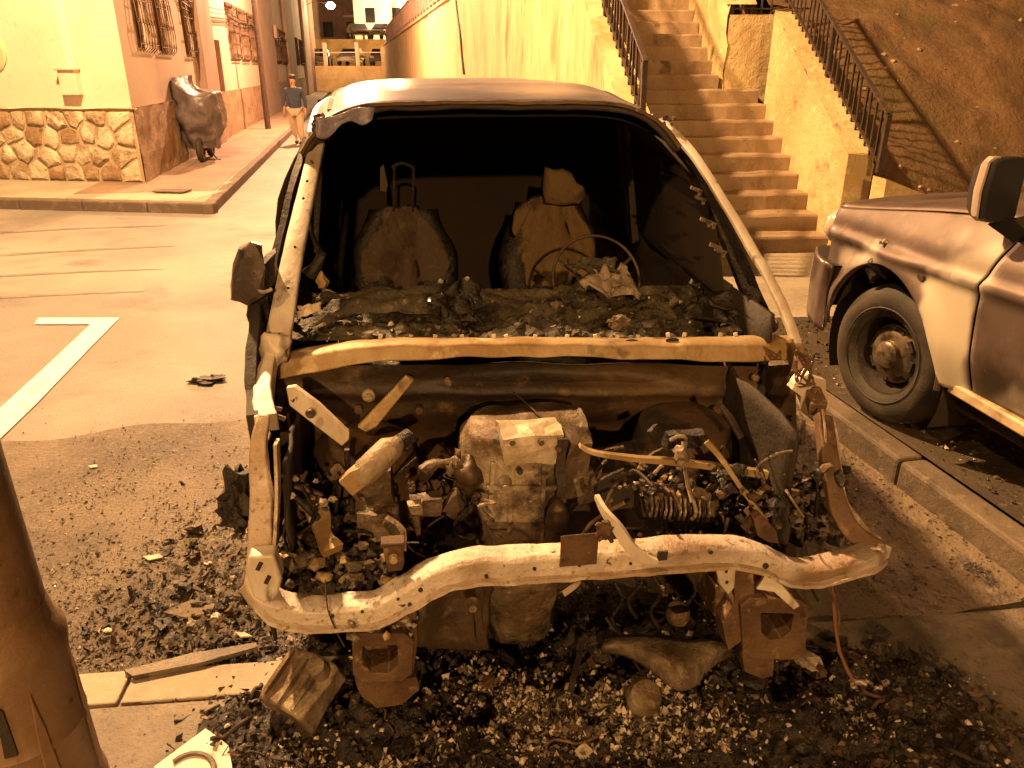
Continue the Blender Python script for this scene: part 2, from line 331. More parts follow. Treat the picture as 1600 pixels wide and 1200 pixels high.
# ---- raised pavement on the right with its kerb
ks = None
kv0 = K.L(G(1542, 884)).y - .35
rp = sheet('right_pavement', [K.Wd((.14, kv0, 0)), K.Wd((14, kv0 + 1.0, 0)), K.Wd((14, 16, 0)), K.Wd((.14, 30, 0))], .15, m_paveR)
yp = sheet('stair_forecourt', [K.Wd((.14, 2.3, 0)), K.Wd((3.2, 1.9, 0)), K.Wd((4.6, 6.0, 0)), K.Wd((.14, 9, 0))], .154, m_pave)
for i in range(32):
    if ks is None:
        m = MB(); m.box((0, 0, 0), (.14, .985, .3)); ks = m.build('kerb_stone', m_kerb, rp, bevel=.018); q = ks
    else: q = piece(ks)
    p = K.Wd((.07 + rnd.uniform(-.006, .006), kv0 + .5 + i, 0)); q.location = (p.x, p.y, .004 + rnd.uniform(-.006, .004)); q.rotation_euler = (rnd.uniform(-.004, .004), 0, K.phi + rnd.uniform(-.006, .006))
# ---- pavement of the corner building
kc = G(332, 318, .15); KS = Fr((kc.x, kc.y, 0), 10.6); KF = Fr((kc.x, kc.y, 0), -7.5)
lp = sheet('corner_pavement', [KF.Wd((-.16, .16, 0)), KS.Wd((-.15, 62, 0)), KS.Wd((-6, 62, 0)), KF.Wd((-20, 6, 0)), KF.Wd((-20, .16, 0))], .146, m_pave)
m = MB(); m.box((0, 0, 0), (.985, .16, .34)); kq = None
for i in range(14):
    if kq is None: kq = m.build('kerb_stone', m_kerbD, lp, bevel=.02); q = kq
    else: q = piece(kq)
    p = KF.Wd((-.5 - i, .08, 0)); q.location = (p.x, p.y, -.022); q.rotation_euler = (0, 0, KF.phi)
for i in range(40):
    q = piece(kq); p = KS.Wd((-.08, .5 + i, 0)); q.location = (p.x, p.y, -.02 + rnd.uniform(-.004, .004)); q.rotation_euler = (0, 0, KS.phi + R(90))
sq = None
for i in range(12):
    for j in range(2):
        p = KF.Wd((-.92 - .34 * j - 1.02 * i, .16 + .5 + 1.02 * j, 0))
        if FB.L(p).y > -.3 and j: pass
        if sq is None: sq = slab('paving_slab', m_pave, 1.02, 1.02, .05, lp, KF, 0, 0, .152, .006); q = sq
        else: q = piece(sq)
        q.location = (p.x, p.y, .153 + rnd.uniform(-.002, .003)); q.rotation_euler = (0, 0, KF.phi)
m_paveB = MAT('warm_side_paving', (.24, .165, .12), [((.17, .11, .08), 1.6, .42, .62), ((.3, .22, .16), 14, .55, .75)], .75, bump=[(30, .005)])
s2 = None
for i in range(26):
    for j in range(2):
        p = KS.Wd((-.68 - 1.02 * j, 1.75 + 1.02 * i, 0))
        if s2 is None: s2 = slab('paving_slab', m_paveB, 1.02, 1.02, .05, lp, KS, 0, 0, .152, .006); q = s2
        else: q = piece(s2)
        q.location = (p.x, p.y, .158 + rnd.uniform(-.002, .003)); q.rotation_euler = (0, 0, KS.phi)
mh = G(269, 300, .16); m = MB(); m.box((0, 0, 0), (.5, .26, .02)); q = m.build('manhole_cover', m_kerbD, bevel=.004); q.location = (mh.x, mh.y, .18); q.rotation_euler = (0, 0, KF.phi)
tag(q, 'dark rectangular manhole cover set in the pale corner pavement', 'manhole cover')

# ================================================================ CORNER BUILDING
def wall_open(fr, ax, val, a0, a1, w0, w1, ops, depth, mb=None):
    """wall face in frame fr on plane axis ax = val, with openings (a, b, lo, hi) and reveals going to -axis (depth)."""
    mb = mb or MB()
    xs = sorted({a0, a1, *[o_[0] for o_ in ops], *[o_[1] for o_ in ops]}); zs = sorted({w0, w1, *[o_[2] for o_ in ops], *[o_[3] for o_ in ops]})
    P = lambda a, w, d=0: fr.Wd((val - d, a, w) if ax == 0 else (a, val + d, w))
    for i in range(len(xs) - 1):
        for j in range(len(zs) - 1):
            cx, cz = (xs[i] + xs[i + 1]) / 2, (zs[j] + zs[j + 1]) / 2
            if any(o_[0] < cx < o_[1] and o_[2] < cz < o_[3] for o_ in ops): continue
            mb.add([P(xs[i], zs[j]), P(xs[i + 1], zs[j]), P(xs[i + 1], zs[j + 1]), P(xs[i], zs[j + 1])], [(0, 1, 2, 3)])
    for a, b, lo, hi in ops:
        for q in ([(a, lo), (b, lo)], [(b, lo), (b, hi)], [(b, hi), (a, hi)], [(a, hi), (a, lo)]):
            mb.add([P(*q[0]), P(*q[1]), P(*q[1], depth), P(*q[0], depth)], [(0, 1, 2, 3)])
    return mb
bld = empty('corner_building', SB.o, 'long pale rendered building with rough stone plinth and barred side windows on the street corner', 'building')
def kid(o, par):                                   # parent keeping the world place (parent has location and z rotation only)
    o.parent = par; o.matrix_parent_inverse = (Matrix.Translation(par.location) @ Matrix.Rotation(par.rotation_euler.z, 4, 'Z')).inverted(); return o
HB = 7.5
m = MB(); m.grid(2, 2, lambda a, b: FB.Wd((-12 + 12 * a, 0, 1.12 + (HB - 1.12) * b)))
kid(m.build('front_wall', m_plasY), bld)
# pilasters on the side wall between the windows; the openings are measured at their sills
def sv(px, py=85): return SB.u(px, py, 0)
wins = []; m_curt = MAT('dim_window', (.3, .2, .14), [((.16, .1, .07), 2, .45, .65)], .35)
for a, b, yb in ((216, 240, 84), (250, 270, 88), (292, 306, 92), (361, 374, 97), (378, 389, 98), (393, 403, 99), (430, 438, 101), (441, 448, 102), (462, 467, 103), (470, 475, 103)):
    p = sv(a, yb); q = sv(b, yb); lo = p.z + .05; wins.append((p.y, q.y, lo, lo + 1.55))
dr = (sv(334, 100).y, sv(347, 100).y, .2, 2.45)
ops = wins + [dr]
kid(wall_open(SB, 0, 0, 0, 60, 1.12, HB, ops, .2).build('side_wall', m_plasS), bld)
m = MB()
for a, b, lo, hi in wins:
    m = MB(); q = [SB.Wd((-.19, a, lo)), SB.Wd((-.19, b, lo)), SB.Wd((-.19, b, hi)), SB.Wd((-.19, a, hi))]; m.add(q, [(0, 1, 2, 3)])
    kid(m.build('pane', m_curt), bld)
    fm = MB(); c = (a + b) / 2; L_ = b - a
    for v_ in (a + .03, c, b - .03): fm.box((-.15, v_, (lo + hi) / 2), (.05, .05, hi - lo))
    for w_ in (lo + .03, hi - .03): fm.box((-.15, c, w_), (.05, L_, .05))
    fm.V = [tuple(SB.Wd(v)) for v in fm.V]; kid(fm.build('window_frame', m_pilast), bld)
    gm = MB(); nb = max(4, int(L_ / .16))
    for i in range(nb + 1):
        v_ = a - .04 + (L_ + .08) * i / nb
        gm.tube([(0, v_, hi + .03), (.05, v_, hi), (.06, v_, (lo + hi) / 2 + .2), (.10, v_, lo + .35), (.08, v_, lo + .05), (.0, v_, lo - .02)], .009, 5)
    for k in range(5):
        w_ = lo + .1 + (hi - lo) * k / 4.6; gm.tube([(.055 + .04 * (1 - k / 8), a - .05, w_), (.055 + .04 * (1 - k / 8), b + .05, w_)], .010, 5)
        for i in range(nb):
            v_ = a - .04 + (L_ + .08) * (i + .5) / nb
            gm.tube([(.06 + .04 * (1 - k / 8), v_ - .05, w_), (.07 + .04 * (1 - k / 8), v_, w_ + .09), (.06 + .04 * (1 - k / 8), v_ + .05, w_)], .006, 4)
    gm.V = [tuple(SB.Wd(v)) for v in gm.V]; kid(gm.build('window_grille', m_rust), bld)
m = MB(); m.box((-.16, (dr[0] + dr[1]) / 2, 1.32), (.05, dr[1] - dr[0] - .02, 2.25)); m.V = [tuple(SB.Wd(v)) for v in m.V]; kid(m.build('door', m_pilast), bld)
for a, b in ((308, 329), (405, 428), (449, 460), (476, 484), (488, 493)):
    p, q = sv(a, 110).y, sv(b, 110).y; m = MB(); m.box((.09, (p + q) / 2, HB / 2), (.18, q - p, HB)); m.V = [tuple(SB.Wd(v)) for v in m.V]
    kid(m.build('pilaster', m_pilast, bevel=.02), bld)
# side plinth, solid, rough
def sp_(a, b):
    p = SB.Wd((.05, -.10 + a * 60, b * 1.17)); n_ = mnoise(p, 2.5) * .035; return p + n_
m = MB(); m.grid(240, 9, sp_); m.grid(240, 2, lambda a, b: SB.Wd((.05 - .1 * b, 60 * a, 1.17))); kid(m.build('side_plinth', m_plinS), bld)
# front plinth: mortar bed with single stones
kid(MB().grid(2, 2, lambda a, b: FB.Wd((-12 + 12.04 * a, -.045, 1.16 * b))).build('plinth_mortar', m_mortar), bld)
kid(MB().grid(40, 3, lambda a, b: FB.Wd((-12 + 12.07 * a, -.09 + .12 * b + .01 * math.sin(a * 90), 1.155 + .012 * math.sin(60 * a + b * 3)))).build('plinth_cap', m_plasY), bld)
def clip(poly, mx, my, nx, ny):
    out = []
    for i in range(len(poly)):
        p, q = poly[i - 1], poly[i]; dp = (p[0] - mx) * nx + (p[1] - my) * ny; dq = (q[0] - mx) * nx + (q[1] - my) * ny
        if (dp < 0) != (dq < 0): t = dp / (dp - dq); out.append((p[0] + (q[0] - p[0]) * t, p[1] + (q[1] - p[1]) * t))
        if dq < 0: out.append(q)
    return out
cells = []
for i in range(22):
    for j in range(4):
        cells.append((-.17 - .33 * i - .16 * (j % 2) + rnd.uniform(-.1, .1), .14 + .285 * j + rnd.uniform(-.075, .075)))
for cx, cy in cells:
    poly = [(cx - .4, max(.0, cy - .4)), (min(.02, cx + .4), max(.0, cy - .4)), (min(.02, cx + .4), min(1.13, cy + .4)), (cx - .4, min(1.13, cy + .4))]
    for dx, dy in cells:
        if (dx, dy) != (cx, cy) and abs(dx - cx) < .9 and abs(dy - cy) < .9:
            poly = clip(poly, (cx + dx) / 2, (cy + dy) / 2, dx - cx, dy - cy)
            if len(poly) < 3: break
    if len(poly) < 3: continue
    gx = sum(p[0] for p in poly) / len(poly); gy = sum(p[1] for p in poly) / len(poly)
    rs = []; n = len(poly); dep = rnd.uniform(.012, .045)
    poly2 = [];
    for i in range(n):
        a, b = poly[i], poly[(i + 1) % n]; poly2 += [a, ((a[0] + b[0]) / 2 + rnd.uniform(-.012, .012), (a[1] + b[1]) / 2 + rnd.uniform(-.012, .012))]
    for sc_, d_ in ((.9, -.04), (.86, -.05 - dep * .5), (.7, -.05 - dep), (.3, -.055 - dep * rnd.uniform(.7, 1.3))):
        rs.append([FB.Wd((gx + (x - gx) * sc_ * rnd.uniform(.86, 1.03), d_ + rnd.uniform(-.012, .008), gy + (y - gy) * sc_ * rnd.uniform(.86, 1.03))) for x, y in poly2])
    m = MB(); m.rings(rs); kid(m.build('stone', rnd.choice([STONES[0], STONES[0], STONES[1], STONES[2]]), smooth='all' if rnd.random() < .3 else True), bld)
# rainwater channel with its box on the front wall, and a round plaque
pc = FB.v(108, 60, 0); bc0, bc1 = FB.v(97, 107, 0), FB.v(134, 163, 0)
m = MB(); m.box((pc.x - .02, -.05, (bc0.z + HB) / 2), (.16, .1, HB - bc0.z)); m.V = [tuple(FB.Wd(v)) for v in m.V]; kid(m.build('downpipe', m_plasW, bevel=.02), bld)
m = MB(); m.box(((bc0.x + bc1.x) / 2, -.07, (bc0.z + bc1.z) / 2 + .08), (bc1.x - bc0.x, .14, bc0.z - bc1.z - .12)); m.box(((bc0.x + bc1.x) / 2, -.09, bc0.z), (bc1.x - bc0.x + .06, .18, .05)); m.V = [tuple(FB.Wd(v)) for v in m.V]
kid(m.build('pipe_box', m_plasY, bevel=.012), bld)
pq = FB.v(-16, 82, 0); m = MB(); m.lathe([(0, -.05), (.27, -.05), (.3, -.03), (.3, 0)], 32, (pq.x, 0, pq.z), 'v'); m.V = [tuple(FB.Wd(v)) for v in m.V]
kid(m.build('round_plaque', MAT('plaque_green', (.36, .42, .25), rough=.6)), bld)
# cables along the side wall and a junction box
m = MB()
for k in range(4):
    m.tube([SB.Wd((.05 + .03 * k, v_, 2.95 + .10 * k - .10 * abs(math.sin((v_ - 5) * .55)))) for v_ in [x * .5 for x in range(10, 70)]], .011, 5)
kid(m.build('cable', m_iron), bld)
p = sv(422, 50); m = MB(); m.box((.15, p.y, p.z), (.3, .5, .5)); m.V = [tuple(SB.Wd(v)) for v in m.V]; kid(m.build('junction_box', m_pilast, bevel=.02), bld)
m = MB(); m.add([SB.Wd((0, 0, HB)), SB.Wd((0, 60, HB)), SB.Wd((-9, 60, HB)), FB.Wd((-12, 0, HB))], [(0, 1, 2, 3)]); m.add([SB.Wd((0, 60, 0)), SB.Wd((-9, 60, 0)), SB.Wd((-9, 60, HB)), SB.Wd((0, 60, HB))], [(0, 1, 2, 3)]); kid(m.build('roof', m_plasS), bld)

# ================================================================ STAIRS
R0 = G(1292, 395, .15); TL = Fr((0, 0, 0), 7.0); TL.o = Vector((R0.x, R0.y, 0)) - TL.a[0] * 2.1
T = Fr((0, 0, 0), 3.5); T.o = Vector((R0.x, R0.y, 0)) - T.a[0] * 2.1
st = empty('staircase', T.o + Vector((0, 0, .15)), 'wide concrete staircase climbing between two ochre walls on the right', 'staircase', T.phi)
NS, TR, RI = 26, .305, .168
n9 = 9
uR = 2.1
uN = T.v(1124, 116, TR * n9).x; uN2 = T.v(1084, 26, TR * 14).x; uP = T.v(1134, 100, TR * n9).x
for n in range(1, NS + 1):
    ur = uR if n <= n9 else uN + (uN2 - uN) * (n - 10) / 5
    m = MB(); x0 = -.15 - .07 * TR * n; nx = 16
    rs = []
    for i in range(nx):
        x = x0 + (ur - x0) * i / (nx - 1) if True else 0
        zt = RI * n + rnd.uniform(-.007, .005); yf = TR * (n - 1) + rnd.uniform(-.009, .009)
        rs.append([(x, yf + .012, RI * (n - 1) - .01), (x, yf + .004, zt - .02), (x, yf + .014, zt), (x, yf + TR + .03, zt), (x, yf + TR + .03, RI * (n - 1) - .01)])
    m.rings(rs); q = m.build('step', m_step, st)
    if n == NS: pass
m = MB(); m.box((1, TR * NS + 4, RI * NS - .1), (4, 8, .2)); m.build('landing', m_step, st)
# ---- left wall of the stairs, then along the street
def lw_top(v): return z0l + slope_l * v
pA = TL.u(965, 142, -.22); pB = TL.u(920, 0, -.22)
slope_l = (pB.z - pA.z) / (pB.y - pA.y); z0l = pA.z - slope_l * pA.y
print('LEFT WALL', pA, pB, slope_l, z0l, 'uN', uN, uN2)
vb = (3.5 - z0l) / slope_l
lw = empty('street_wall', TL.Wd((-.22, 0, 0)), 'long ochre stuccoed retaining wall along the street, left of the stairs', 'wall')
bend = TL.Wd((-.22, vb, 0)); SW = Fr(bend, 10.9)
def strip_wall(fr, v0, v1, topf, thick, side, nv, nz, amp):
    m = MB()
    f1 = lambda a, b: (lambda v: fr.Wd((side, v, topf(v) * b)) + mnoise(fr.Wd((side, v, topf(v) * b)), 1.3) * amp)(v0 + (v1 - v0) * a)
    m.grid(nv, nz, f1)
    f2 = lambda a, b: (lambda v: fr.Wd((side + thick * b, v, topf(v) + .02 * noise.noise(Vector((v * 5, b, 1))))) + mnoise(fr.Wd((side, v, topf(v))), 1.3) * amp)(v0 + (v1 - v0) * a)
    m.grid(nv, 3, f2)
    m.grid(nv, 3, lambda a, b: (lambda v: fr.Wd((side + thick, v, topf(v) * b)))(v0 + (v1 - v0) * a))
    m.add([fr.Wd((side, v0, 0)), fr.Wd((side + thick, v0, 0)), fr.Wd((side + thick, v0, topf(v0))), fr.Wd((side, v0, topf(v0)))], [(0, 1, 2, 3)])
    m.add([fr.Wd((side, v1, 0)), fr.Wd((side + thick, v1, 0)), fr.Wd((side + thick, v1, topf(v1))), fr.Wd((side, v1, topf(v1)))], [(0, 1, 2, 3)])
    return m
kid(strip_wall(TL, -.6, vb, lambda v: max(.5, lw_top(v)), .26, -.26, 70, 20, .02).build('sloping_wall', m_stuccoV, smooth='all'), lw)
kid(strip_wall(SW, 0, 62, lambda v: 3.5, .3, -.04, 200, 8, .03).build('level_wall', m_stuccoV, smooth='all'), lw)
# coping line, rusty stain posts and rail of the street wall fence
m = MB(); m.box((.08, 31, 3.53), (.34, 62, .07)); m.V = [tuple(SW.Wd(v)) for v in m.V]; kid(m.build('coping', m_stucco), lw)
fn = empty('wall_fence', SW.Wd((.1, 0, 3.56)), 'fence of square ochre posts and rails on top of the street wall', 'fence')
pp = None
for i in range(40):
    v_ = 1.0 + 1.25 * i
    if pp is None: m = MB(); m.box((0, 0, .5), (.14, .14, 1.0)); pp = m.build('post', m_pilast, bevel=.01); q = pp
    else: q = piece(pp)
    p = SW.Wd((.08, v_, 3.56)); q.location = p; q.rotation_euler = (0, 0, SW.phi); kid(q, fn)
for zz in (4.6, 3.78):
    m = MB(); m.box((.08, 26, zz), (.08, 51, .06)); m.V = [tuple(SW.Wd(v)) for v in m.V]; kid(m.build('rail', m_pilast), fn)
# dark weeping crack on the wall
cr = []
for i, (x, y) in enumerate([(713, 0), (716, 25), (720, 55), (723, 85), (726, 116)]):
    h = SW.u(x, y, -.05); cr.append(SW.Wd((-.055 - .01, h.y, h.z)))
print('crack', cr[0], cr[-1])
kid(MB().tube(spl(cr, 3), [.02, .03], 4).build('crack_stain', m_iron), lw)
# ---- stair railings (iron bars)
def railing(name, label, fr, u, pts, h, step):
    """pts: list of (v, z) of the wall top; bars upright between a top and a bottom rail"""
    rt = empty(name, fr.Wd((u, pts[0][0], pts[0][1])), label, 'railing', fr.phi)
    loc = lambda v, z: (0, v - pts[0][0], z - pts[0][1])
    for hh, r_, nm in ((h, .02, 'top_rail'), (.07, .014, 'bottom_rail')):
        m = MB(); m.bar([loc(v, z + hh) for v, z in pts], r_ * 2, r_ * 1.2); m.build(nm, m_iron, rt)
    bar = None; v0, z0 = pts[0]; v1, z1 = pts[-1]; n = int((v1 - v0) / step)
    for i in range(n + 1):
        t = i / n; v = v0 + (v1 - v0) * t; z = z0 + (z1 - z0) * t
        big = i % 12 == 0
        if big:
            m = MB(); m.box((0, 0, h / 2), (.045, .045, h)); q = m.build('post', m_iron, rt)
        elif bar is None:
            m = MB(); m.box((0, 0, h / 2), (.018, .018, h)); bar = m.build('baluster', m_iron, rt); q = bar
        else: q = piece(bar)
        q.location = loc(v, z); q.rotation_euler = (rnd.uniform(-.03, .03), rnd.uniform(-.03, .03), 0)
railing('left_stair_railing', 'slim dark iron railing on the left wall of the stairs, beside the long street wall', TL, -.1, [(-.58, lw_top(-.58)), (vb + 1, lw_top(vb + 1))], .5, .125)
# ---- right wall of the lower flight
q1 = T.u(1345, 270, uR + .02); q2 = T.u(1213, 18, uR + .02)
print('RIGHT WALL', q1, q2)
sr = (q2.z - q1.z) / (q2.y - q1.y); v9 = TR * n9
rtop = lambda v: q1.z + sr * (min(max(v, q1.y), q2.y) - q1.y)
rw = empty('stair_side_wall', T.Wd((uR, 0, .15)), 'rough ochre wall sloping up the right side of the stairs, by the bare earth', 'wall')
kid(strip_wall(T, -.12, q2.y, rtop, .27, uR, 50, 14, .02).build('sloping_wall', m_stucco, smooth='all'), rw)
zb = q2.z
m = MB()                                        # pier that narrows the stairs, facing the photographer
m.grid(14, 14, lambda a, b: T.Wd((uP + (uR + .29 - uP) * a, v9 + .03, zb * b)) + mnoise(T.Wd((a, 0, b)), 3) * .008)
m.grid(14, 4, lambda a, b: T.Wd((uP + (uR + .29 - uP) * a, v9 + .03 + .6 * b, zb)))
kid(m.build('pier', m_stucco, smooth='all'), rw)
tag(MB().grid(12, 24, lambda a, b: T.Wd((uN + .2 + (uR + .5 - uN) * a, v9 + .6 + 7 * b, zb - .03 + 3.4 * b)) + mnoise((a * 3, b * 6, 1), 1.5) * .06).build('bank_top', m_dirt, smooth='all'), kind='structure')
uTop = lambda v: zb + .0 + max(0, (v - v9)) * slope_l + .1
m = MB(); m.grid(50, 18, lambda a, b: (lambda v, n_: T.Wd((uP + (uN - uP) * min(1, (v - v9) * 6) + (uN2 - uN) * (v - v9) / 1.53, v, uTop(v) * b)) + n_ * .05)(v9 + .02 + 6 * a, mnoise((a * 6, b * 3, 1), 3)))
m.grid(50, 3, lambda a, b: (lambda v: T.Wd((uN + (uN2 - uN) * (v - v9) / 1.53 + .4 * b, v, uTop(v))))(v9 + .02 + 6 * a))
kid(m.build('upper_wall', m_stucco, smooth='all'), rw)
RR = [(q1.y + .02, q1.z), (q2.y + .3, q2.z + sr * .3)]
railing('right_stair_railing', 'dark iron railing running down the right stair wall to a leaning end post', T, uR + .2, RR, .52, .115)
rr2 = Fr(T.Wd((uP + .05, v9 + .12, 0)), 3.5 - 90)
railing('pier_railing', 'short level iron railing on top of the pier above the stairs', rr2, 0, [(0, zb), (.5, zb)], .5, .11)
# ---- low wall holding the earth bank and the bank itself
lwv = Fr(T.Wd((uR + .16, q1.y + .03, 0)), 3.5 - 90)
lb = strip_wall(lwv, 0, 7, lambda v: q1.z - .03 - .36 * min(v, 1.7), .25, 0, 60, 8, .025).build('bank_wall', m_stucco, smooth='all')
tag(lb, 'low ochre stuccoed wall at the foot of the earth bank behind the damaged off-roader', 'wall')
def hill(a, b):
    u = uR + .24 + 16 * a ** 1.3; v = .08 + 15 * b ** 1.4
    z = q1.z - .07 - .36 * min(u - uR - .24, 1.7) * max(0, 1 - v / 2.5) + (sr * v if v < q2.y else sr * q2.y + .5 * (v - q2.y)) * (1 - .12 * a) - .02
    p = T.Wd((u, v, z)); k = .05 + .12 * min(1, (u - uR) / 2)
    p.z += k * (noise.fractal(Vector((p.x * 1.1, p.y * 1.1, 3)), 1, 2, 5)) + .015 * noise.noise(p * 9)
    return p
tag(MB().grid(150, 130, hill).build('earth_bank', m_dirt, smooth='all'), kind='structure')
m = MB()
for i in range(420):
    a, b = rnd.random(), rnd.random(); p = hill(a ** 1.5, b); s_ = rnd.uniform(.012, .05)
    m.blob(p, (s_, s_ * rnd.uniform(.6, 1), s_ * .6), i, .3, 1, rot=i)
tag(m.build('bank_stones', MAT('bank_stone', (.34, .25, .15), [((.2, .14, .08), 9, .45, .6)], .9)), kind='stuff')

# ================================================================ FAR END OF THE STREET
tag(MB().box((-12, 74, 1.05), (36, 8, 2.1)).build('lower_terrace', m_stucco), 'low yellow wall and terrace closing the far end of the street', 'terrace')
tag(MB().box((-12, 84, 2.2), (44, 10, 4.5)).build('upper_terrace', m_stucco), 'upper yellow terrace with cars parked on it at the far end', 'terrace')
tf = empty('terrace_fence', (-12, 70.3, 2.1), 'fence of thick pale posts on the low yellow wall at the street end', 'fence')
pm = None
for i in range(9):
    if pm is None: m = MB(); m.box((0, 0, .9), (.28, .28, 1.8)); pm = m.build('post', m_plasY, tf); q = pm
    else: q = piece(pm)
    q.location = (-8 + 2.7 * i - 1.1, 0, 0)
m = MB(); m.box((0, 0, 1.05), (22, .08, .08)); m.build('rail', m_plasY, tf)
hs = empty('dark_house', (-14, 96, 0), 'dark brown building with a pale eave behind the parked cars', 'building')
m = MB(); m.box((0, 0, 5), (30, 4, 10)); m.build('wall', m_pilast, hs)
m = MB(); m.box((1.0, -2.3, 7.2), (11, .7, .22)); m.build('eave', m_plasY, hs)
m = MB(); m.box((0, -2.25, 12), (32, 5, 4)); m.build('roof', m_rust, hs)
m = MB()
wd = None
for i in range(8):
    if wd is None: m = MB(); m.box((0, -2.03, 5.9), (1.1, .1, 1.5)); wd = m.build('window', m_glass, hs); q = wd
    else: q = piece(wd)
    q.location = (-9 + 2.6 * i, 0, 0)
lh = empty('lit_house', (-11.8, 88, 4.5), 'pale house glowing under a lamp above the end of the street wall', 'building')
m = MB(); m.box((0, 0, 4), (8.5, 3, 8)); m.build('wall', m_plasY, lh); m = MB(); m.box((0, -.3, 8.2), (9.4, 4, .4)); m.build('roof', m_rust, lh)
for i in range(3): m = MB(); m.box((-2.6 + 2.6 * i, -1.52, 2.4), (1, .06, 1.4)); m.build('window', m_glass, lh)
def far_car(loc, mat, label, rz, grp=None):
    r_ = empty('parked_car', loc, label, 'car', rz)
    prof = [(-2.1, .35, .8), (-2.05, .75, .82), (-1.2, .88, .84), (-.6, 1.38, .68), (.7, 1.42, .68), (1.4, .95, .84), (2.05, .85, .82), (2.1, .35, .8)]
    m = MB(); m.rings([[(s_ * w_, x, z) for x, z, w_ in prof] for s_ in (-1, 1)]); m.build('body', mat, r_, bevel=.08)
    m = MB(); m.rings([[(s_ * .71, x, z) for x, z in ((-1.0, .95), (-.58, 1.3), (.66, 1.33), (1.15, .97))] for s_ in (-1, 1)]); m.build('window', m_glass, r_)
    m = MB(); m.add([(-.6, -1.16, .97), (.6, -1.16, .97), (.56, -.66, 1.36), (-.56, -.66, 1.36)], [(0, 1, 2, 3)]); m.build('windscreen', m_glass, r_)
    for sx in (-.78, .78):
        for sy in (-1.3, 1.3): m = MB(); m.lathe([(0, .1), (.32, .1), (.32, -.1), (0, -.1)], 14, (sx, sy, .32)); m.build('wheel', m_tyre, r_)
    for sx in (-.6, .6): m = MB(); m.box((sx, -2.1, .68), (.3, .06, .14)); m.build('headlight', m_chrome, r_)
m_cdk = MAT('dark_car_paint', (.05, .035, .035), rough=.25, metal=.3, coat=1)
m_clt = MAT('silver_car_paint', (.3, .27, .25), rough=.25, metal=.6, coat=1)
far_car((-16.6, 72.6, 2.1), m_cdk, 'dark car parked behind the fence at the left of the street end', R(6))
far_car((-13.9, 72.6, 2.1), m_clt, 'silver car parked behind the fence in the middle of the street end', R(-4))
far_car((-11.4, 72.8, 2.1), m_cdk, 'dark car parked behind the fence closest to the long street wall', R(4))
far_car((-14.7, 80.6, 4.45), m_cdk, 'dark shiny car on the upper terrace, left of its pair', R(20))
far_car((-12.2, 80.6, 4.45), m_cdk, 'dark shiny car on the upper terrace, right of its pair', R(-12))

# ================================================================ STREET LAMPS (the lights of the place, and one added)
def lamp(name, pos, base_xy, label):
    r_ = empty(name, (base_xy[0], base_xy[1], 0), label, 'street lamp')
    h = pos[2] + .25; dx, dy = pos[0] - base_xy[0], pos[1] - base_xy[1]
    m = MB(); m.tube([(0, 0, 0), (0, 0, h * .5), (0, 0, h)], [.09, .07, .05], 12); m.build('pole', m_iron, r_)
    m = MB(); m.tube(spl([(0, 0, h - .3), (dx * .3, dy * .3, h + .15), (dx, dy, h + .12)], 4), .03, 8); m.build('arm', m_iron, r_)
    m = MB(); m.lathe([(.02, .3), (.1, .28), (.22, .18), (.24, .14)], 20, (dx, dy, h - .1), 'w'); m.build('lamp_head', m_iron, r_)
    m = MB(); m.blob((dx, dy, h - .05), (.34, .34, .26) if pos[1] > 50 else (.09, .09, .06), 0, 0, 2); m.build('bulb', m_lampE, r_, smooth='all')
hl = empty('hanging_lamp', LAMPS[0][1], 'street lamp slung on a wire over the junction, high above the frame', 'street lamp')
MB().tube([(-4.2, 5.2, .55), (0, 0, .35), (9.5, 3.2, .9)], .012, 6).build('span_wire', m_iron, hl)
MB().lathe([(.02, .36), (.1, .3), (.24, .16), (.26, .1)], 20, ax='w').build('lamp_head', m_iron, hl); MB().blob((0, 0, .02), (.1, .1, .07), 0, 0, 2).build('bulb', m_lampE, hl, smooth='all')
lamp('street_lamp', LAMPS[2][1], (2.2, -15.8), 'street lamp on the pavement behind the photographer')
lamp('street_lamp', LAMPS[3][1], (-7.6, 25.2), 'added street lamp part way down the left pavement, brightening the side wall')
lamp('street_lamp', LAMPS[4][1], (-16.2, 66.2), 'bright street lamp at the far left end of the street')
lamp('street_lamp', LAMPS[5][1], (-11.6, 82.0), 'lamp glaring on the upper terrace by the pale house')
# ================================================================ THE BURNT VAN (local frame: u right, v rearwards, w up)
V = Fr((.128, 1.67, 0), 8)
van = empty('burnt_van', V.o, 'gutted burnt-out van with bare white pillars, open engine bay and no windscreen', 'van', V.phi)
def vp(*a): return [V.v(x, y, q) for x, y, q in a]       # list of (px, py, plane v) -> local points
def nb(m, name, mat, smooth=True, bevel=0, warp=0, ws=8, parent=None, label=None, solid=0):
    if warp: m.warp(warp, ws, len(name))
    return m.build(name, mat, parent or van, smooth=smooth, bevel=bevel, solid=solid, label=label)
